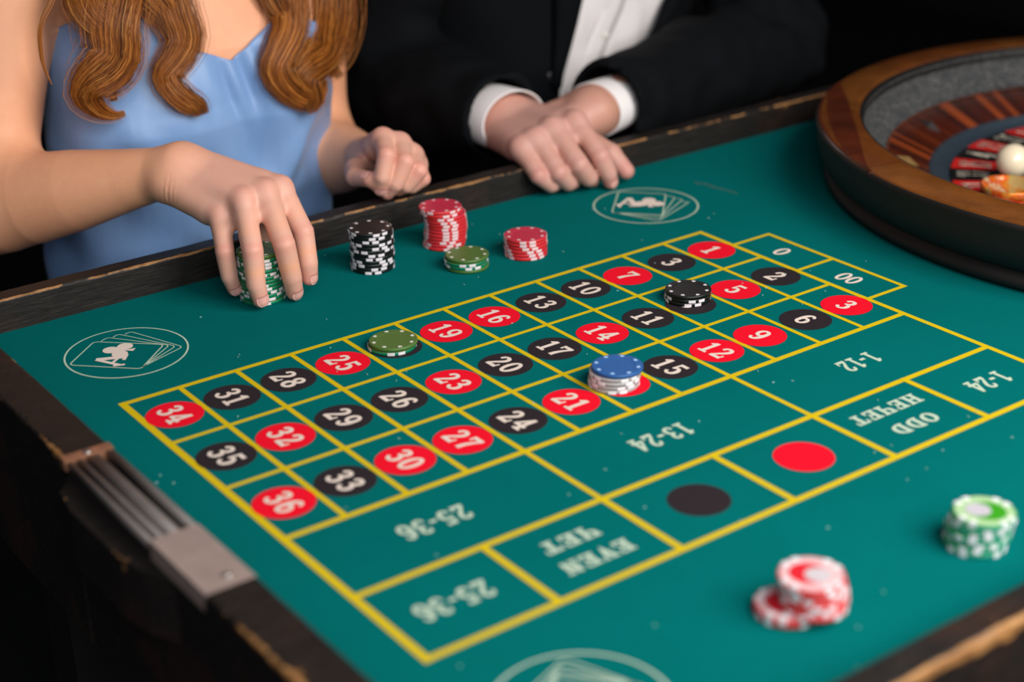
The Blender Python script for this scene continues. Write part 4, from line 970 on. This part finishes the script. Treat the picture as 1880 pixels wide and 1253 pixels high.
# ------------------------------------------------------------------ the man
man = tag(empty('person', (.80, .54, -.78)), 'person in dark navy suit and open white shirt with clasped hands on the rail', 'person', 'players behind the table')
mRf, mLf = hand_fn(MR), hand_fn(ML)
def m_arm(el, wr, r0=.030):
    fo = wr - el
    return Group(lambda P: limb(P, el, wr, [0, .3, .75, 1], [.036, .038, .031, .0285]), np.minimum(el, wr) - .05, np.maximum(el, wr) + .05, .02)
eMR, eML = A(.574, .525, .045), A(1.035, .355, .050)
mh_ = A(.835, .40, .60); hdM = head_fn(mh_, 1.06)
def man_f(P):
    d = smin(m_arm(eMR, MR['wrist'])(P), mRf(P), .016); e = smin(m_arm(eML, ML['wrist'])(P), mLf(P), .016)
    n = smin(hdM(P), Group(lambda Q: cap(Q, A(.83, .46, .40), A(.833, .43, .52), .062, .058), (.74, .36, .32), (.92, .54, .6), .02)(P), .02)
    b = Group(lambda Q: smin(ellip(Q, A(.82, .50, .22), (.17, .10, .22)), smin(chain(Q, [A(.66, .50, .33), eMR], [.04, .036], .01), chain(Q, [A(1.0, .49, .33), eML], [.04, .036], .01), .01), .04), (.5, .3, -.05), (1.1, .64, .45), .03)(P)
    return table_cut(smin(smin(smin(d, e, .002), n, .01), b, .03), P)
mb = unshift(sdf_object('body', man_f, (.48, .10, -.05), (1.12, .66, .78), .0023, M['skin_m'], man, flush_fn([MR])), man)
for D, fn, n, up, r in ((MR, mRf, 'index', A(.25, -1, .25), .0078),):
    unshift(nail(D, fn, (D['fingers'][n][2], D['fingers'][n][3]), up, r, man, .0105, .9), man)
for x in (-1, 1):
    for nme, rr, dy, mt in (('eyeball', .0110, .0735, 'eye'), ('iris', .0060, .0790, 'iris')):
        bm = bmesh.new(); bmesh.ops.create_uvsphere(bm, u_segments=20, v_segments=12, radius=rr)
        unshift(bmo(nme, bm, M[mt], man, True, loc=tuple(mh_ + A(x * .031, -dy, .010) * 1.06)), man)
ms = sdf_object('short_hair', lambda P: np.maximum(ellip(P, mh_ + A(0, .018, .040), (.087, .108, .102)), -ellip(P, mh_ + A(0, -.12, -.03), (.075, .09, .105))), mh_ - .17, mh_ + .17, .004, plain('dark_brown_hair', (38, 26, 18), .5), man); unshift(ms, man)
suit = NT('navy_suit_cloth'); co = suit.coords(); nw = suit.noise(co, 1800, 2); nl = suit.noise(co, 30, 3)
suit.set(base=suit.ramp(nl, [(.3, lin((7, 9, 11))), (.7, lin((10, 12, 16)))]), rough=.85, spec=.12, sheen=.0); suit.bump(nw, .4, .0005)
shm = NT('white_shirt_cotton'); nw = shm.noise(shm.coords(), 1300, 2); shm.set(base=lin((232, 224, 222)) , rough=.8, spec=.2); shm.bump(nw, .2, .0004)
shm.p.inputs['Base Color'].default_value = (*lin((234, 227, 225)), 1)
def m_prof(z):
    Z = np.array([-.32, -.22, -.05, .05, .15, .28, .38, .43, .46])
    cx = np.interp(z, Z, [.775, .775, .778, .785, .80, .82, .83, .83, .83]); cy = np.interp(z, Z, [.53, .53, .53, .525, .515, .505, .50, .49, .48])
    a = np.interp(z, Z, [.185, .180, .170, .178, .190, .205, .185, .11, .065]); b = np.interp(z, Z, [.135, .135, .132, .136, .138, .132, .10, .08, .065])
    return cx, cy, a, b
def m_rad(th, z, grow):
    cx, cy, a, b = m_prof(z); n = 2.4; c, s = np.abs(np.cos(th)), np.abs(np.sin(th)); return ((c / (a + grow)) ** n + (s / (b + grow)) ** n) ** (-1 / n)
def loft(name, th0, th1, zs, grow, fold, mat, nu=120, thick=.003):
    """th0/th1: functions of z giving the two vertical borders"""
    V = []; F = []; nv = len(zs)
    for z in zs:
        t = np.linspace(0, 1, nu); th = th0(z) + (th1(z) - th0(z)) * t; r = m_rad(th, z, grow) + fold(th, z, t); cx, cy, a, b = m_prof(z)
        V.append(np.stack([cx + r * np.cos(th), cy + r * np.sin(th), np.full(nu, z)], 1))
    V = np.concatenate(V)
    for j in range(nv - 1):
        for i in range(nu - 1): F.append((j * nu + i, j * nu + i + 1, (j + 1) * nu + i + 1, (j + 1) * nu + i))
    o = pym(name, V, F, mat, man, True); md = o.modifiers.new('thick', 'SOLIDIFY'); md.thickness = thick; md.offset = 1
    return unshift(o, man)
# borders of the open jacket front (x on the front surface at height z), left and right as the camera sees them
def th_at(x, z):
    cx, cy, a, b = m_prof(z); t = -PI / 2
    for _ in range(12):
        r = m_rad(t, z, .012); t += (x - (cx + r * math.cos(t))) / r * .8
    return t
OL, OR = (([-0.3, -0.003700000000000002, 0.0163, 0.0397, 0.0606, 0.0879, 0.1193, 0.1443, 0.1807, 0.4, 0.46], [0.7193, 0.7193, 0.7193, 0.7196, 0.722, 0.7289, 0.7363, 0.7411, 0.7498, 0.795, 0.795]), ([-0.3, -0.026300000000000004, 0.0437, 0.0504, 0.0675, 0.0939, 0.1242, 0.1625, 0.4, 0.46], [0.7533, 0.7533, 0.7883, 0.8032, 0.8322, 0.854, 0.8718, 0.916, 0.868, 0.868]))
ol = lambda z: th_at(np.interp(z, OL[0], OL[1]), z); orr = lambda z: th_at(np.interp(z, OR[0], OR[1]), z)
zs = np.linspace(-.26, .455, 110)
loft('shirt', lambda z: -PI, lambda z: PI, zs, .004, lambda th, z, t: .0022 * np.sin(th * 21 + z * 34) * np.exp(-((th + PI / 2) / .8) ** 2) + .0015 * np.sin(th * 9 - z * 60), shm.m, 220, .0015)
loft('jacket', orr, lambda z: ol(z) + 2 * PI, zs, .014, lambda th, z, t: .006 * np.sin(z * 26 + th * 2) * np.exp(-((t - .5) / .4) ** 2) + .003 * np.sin(th * 6 + z * 30), suit.m, 160, .004)
# lapels lie folded back along both borders
def lapel(side):
    V = []; F = []; n = 40; zl = np.linspace(.045, .40, n)
    for z in zl:
        t0 = ol(z) if side < 0 else orr(z); w = .05 + .30 * min(1, max(0, (z - .045) / .22))
        for k in range(6):
            th = t0 + side * w * k / 5 * 1.0; r = m_rad(th, z, .020 + .004 * math.sin(k / 5 * PI)); cx, cy, a, b = m_prof(z); V.append((cx + r * math.cos(th), cy + r * math.sin(th), z))
    for j in range(n - 1):
        for k in range(5): q = (j * 6 + k, j * 6 + k + 1, j * 6 + 7 + k, j * 6 + 6 + k); F.append(q if side > 0 else q[::-1])
    o = pym('lapel', V, F, suit.m, man, True); md = o.modifiers.new('thick', 'SOLIDIFY'); md.thickness = .0028; md.offset = 1; return unshift(o, man)
lapel(-1); lapel(1)
# shirt placket and buttons, jacket button
def on_front(x, z, grow): t = th_at(x, z); r = m_rad(t, z, grow); cx, cy, a, b = m_prof(z); return (cx + r * math.cos(t), cy + r * math.sin(t), z)
V = []; F = []; PX = ([-0.3, 0.0351, 0.0626, 0.0936, 0.124, 0.1731, 0.46], [0.7487, 0.7487, 0.7647, 0.778, 0.7936, 0.8083, 0.83])
zz = np.linspace(-.02, .40, 60)
for z in zz:
    x = np.interp(z, PX[0], PX[1])
    for k in range(4): V.append(on_front(x - .017 + .0113 * k, z, .0062 + (.0008 if k in (1, 2) else 0)))
for j in range(59):
    for k in range(3): F.append((j * 4 + k, j * 4 + k + 1, j * 4 + 5 + k, j * 4 + 4 + k))
pk_ = pym('placket', V, F, shm.m, man, True); md = pk_.modifiers.new('thick', 'SOLIDIFY'); md.thickness = .0012; md.offset = 1; unshift(pk_, man)
def button(p, r, mat, nrm=(0, -1, .15)):
    V, F = ring_disc([(r * .2, -.0016), (r, -.0014), (r, .0004), (r * .8, .0008), (r * .7, .0003), (r * .2, .0003)], 20)
    o = pym('button', V, F, mat, man, True); o.rotation_mode = 'QUATERNION'; o.rotation_quaternion = Vector(nrm).to_track_quat('Z', 'Y'); o.location = p; return unshift(o, man)
pearl = plain('pearl_button', (226, 222, 210), .25, coat=.6); jb = plain('suit_button', (30, 30, 36), .3, coat=.6)
for p in [(0.7849, 0.0978), (0.7516, 0.038), (0.8046, 0.1578)]: button(on_front(p[0], p[1], .0078), .0056, pearl)
p = (0.7119, 0.0593); button(on_front(p[0], p[1], .0200), .0075, jb)
# sleeves, open at the cuff, with pressed-in folds
def sleeve(name, sh, el, wr, hand, seed, END):
    fo = wr - el; fo_n = fo / np.linalg.norm(fo); end = wr + fo_n * END; up = el - sh
    ph = np.random.default_rng(seed).uniform(0, 6, 6)
    def f(P):
        d = chain(P, [sh, sh + up * .5, el], [.082, .070, .064], .02); e = chain(P, [el, el + (end - el) * .5, end + fo_n * .05], [.064, .058, .0465], .02); d = smin(d, e, .03)
        s = (P - el) @ fo_n; u = (P - sh) @ (up / np.linalg.norm(up)); c = np.cross(P - el, fo_n); a = np.arctan2(c[:, 2], c[:, 0])
        wv = .6 * np.sin(P @ A(31, 17, 44) + ph[0]) + .5 * np.sin(P @ A(-23, 52, 19) + ph[1]); fold = .0040 * np.sin(s * 52 + 2.4 * wv + 1.5 * np.sin(a + ph[2])) * np.exp(-(s / .12) ** 2) + .0016 * np.sin(P @ A(60, 40, -55) + 3 * wv) + .0022 * np.sin(u * 34 + 2.6 * wv + ph[4]) * np.exp(-((u - .2) / .2) ** 2)
        d = d + fold
        d = table_cut(np.maximum(d, (P - end) @ fo_n), P)                    # cut at the cuff
        bore = cap(P, end - fo_n * .03, end + fo_n * .08, .0425, .0428); return np.maximum(d, -bore)
    lo = np.minimum(np.minimum(sh, el), end) - .11; hi = np.maximum(np.maximum(sh, el), end) + .11
    return unshift(sdf_object(name, f, lo, hi, .0042, suit.m, man), man)
shMR, shML = A(.628, .50, .345), A(1.020, .49, .345)
sleeve('sleeve', shMR, eMR, MR['wrist'] + A(0, .004, 0), MR, 1, .004); sleeve('sleeve', shML, eML, ML['wrist'] + A(.004, .004, .0), ML, 2, -.026)
def cuff(wr, el, a0, a1, r0=.0375, r1=.0360, sq=.86, tilt=None):
    ax = (wr - el); ax /= np.linalg.norm(ax); tp = tilt / np.linalg.norm(tilt) if tilt is not None else ax
    e1 = np.cross(tp, A(0, 0, 1)); e1 /= np.linalg.norm(e1); e2 = np.cross(e1, tp); n = 64; pr = [(a0, r1), (a0 + .02, r0), (a1 - .0015, r0 + .0012), (a1, r0 + .0004), (a1 - .0003, r0 - .0010), (a1 - .004, r0 - .0012), (a0, r1 - .0012)]
    V = []; F = []
    for j in range(n):
        a = 2 * PI * j / n
        for s, r in pr: V.append(wr + tp * s + (e1 * math.cos(a) + e2 * sq * math.sin(a)) * r)
    k = len(pr)
    for j in range(n):
        j2 = (j + 1) % n
        for i in range(k - 1): F.append((j * k + i, j2 * k + i, j2 * k + i + 1, j * k + i + 1))
    return unshift(pym('shirt_cuff', V, F, shm.m, man, True), man)
cuff(MR['wrist'] + A(0, .004, .0), eMR, -.035, .026, .0415, .0400, .80); cuff(ML['wrist'] + A(.004, .004, .0), eML, -.06, -.004, .0350, .034, .84)
V, F = [], []
col_ = unshift(sdf_object('collar', lambda P: np.maximum(np.abs(cap(P, A(.83, .475, .41), A(.832, .455, .47), .075, .068)) - .0022, np.maximum(P[:, 2] - .475 + (P[:, 1] - .46) * -.5, .415 - P[:, 2])), (.72, .35, .38), (.94, .6, .55), .0045, shm.m, man), man)
def tr_f(P):
    d = None
    for sg in (-1, 1):
        e = chain(P, [A(.785 + sg * .09, .53, -.225), A(.785 + sg * .13, .17, -.205), A(.785 + sg * .13, .15, -.70)], [.105, .080, .065], .03); d = e if d is None else smin(d, e, .03)
    return smin(d, ellip(P, A(.785, .54, -.215), (.185, .14, .11)), .05)
unshift(sdf_object('trousers', tr_f, (.5, .02, -.775), (1.08, .70, -.08), .008, suit.m, man), man)
shoe(.655, .15, man, .14, .05); shoe(.915, .15, man, .14, .05)
stool(.785, .56, .430, 'black round stool under the man in the suit')
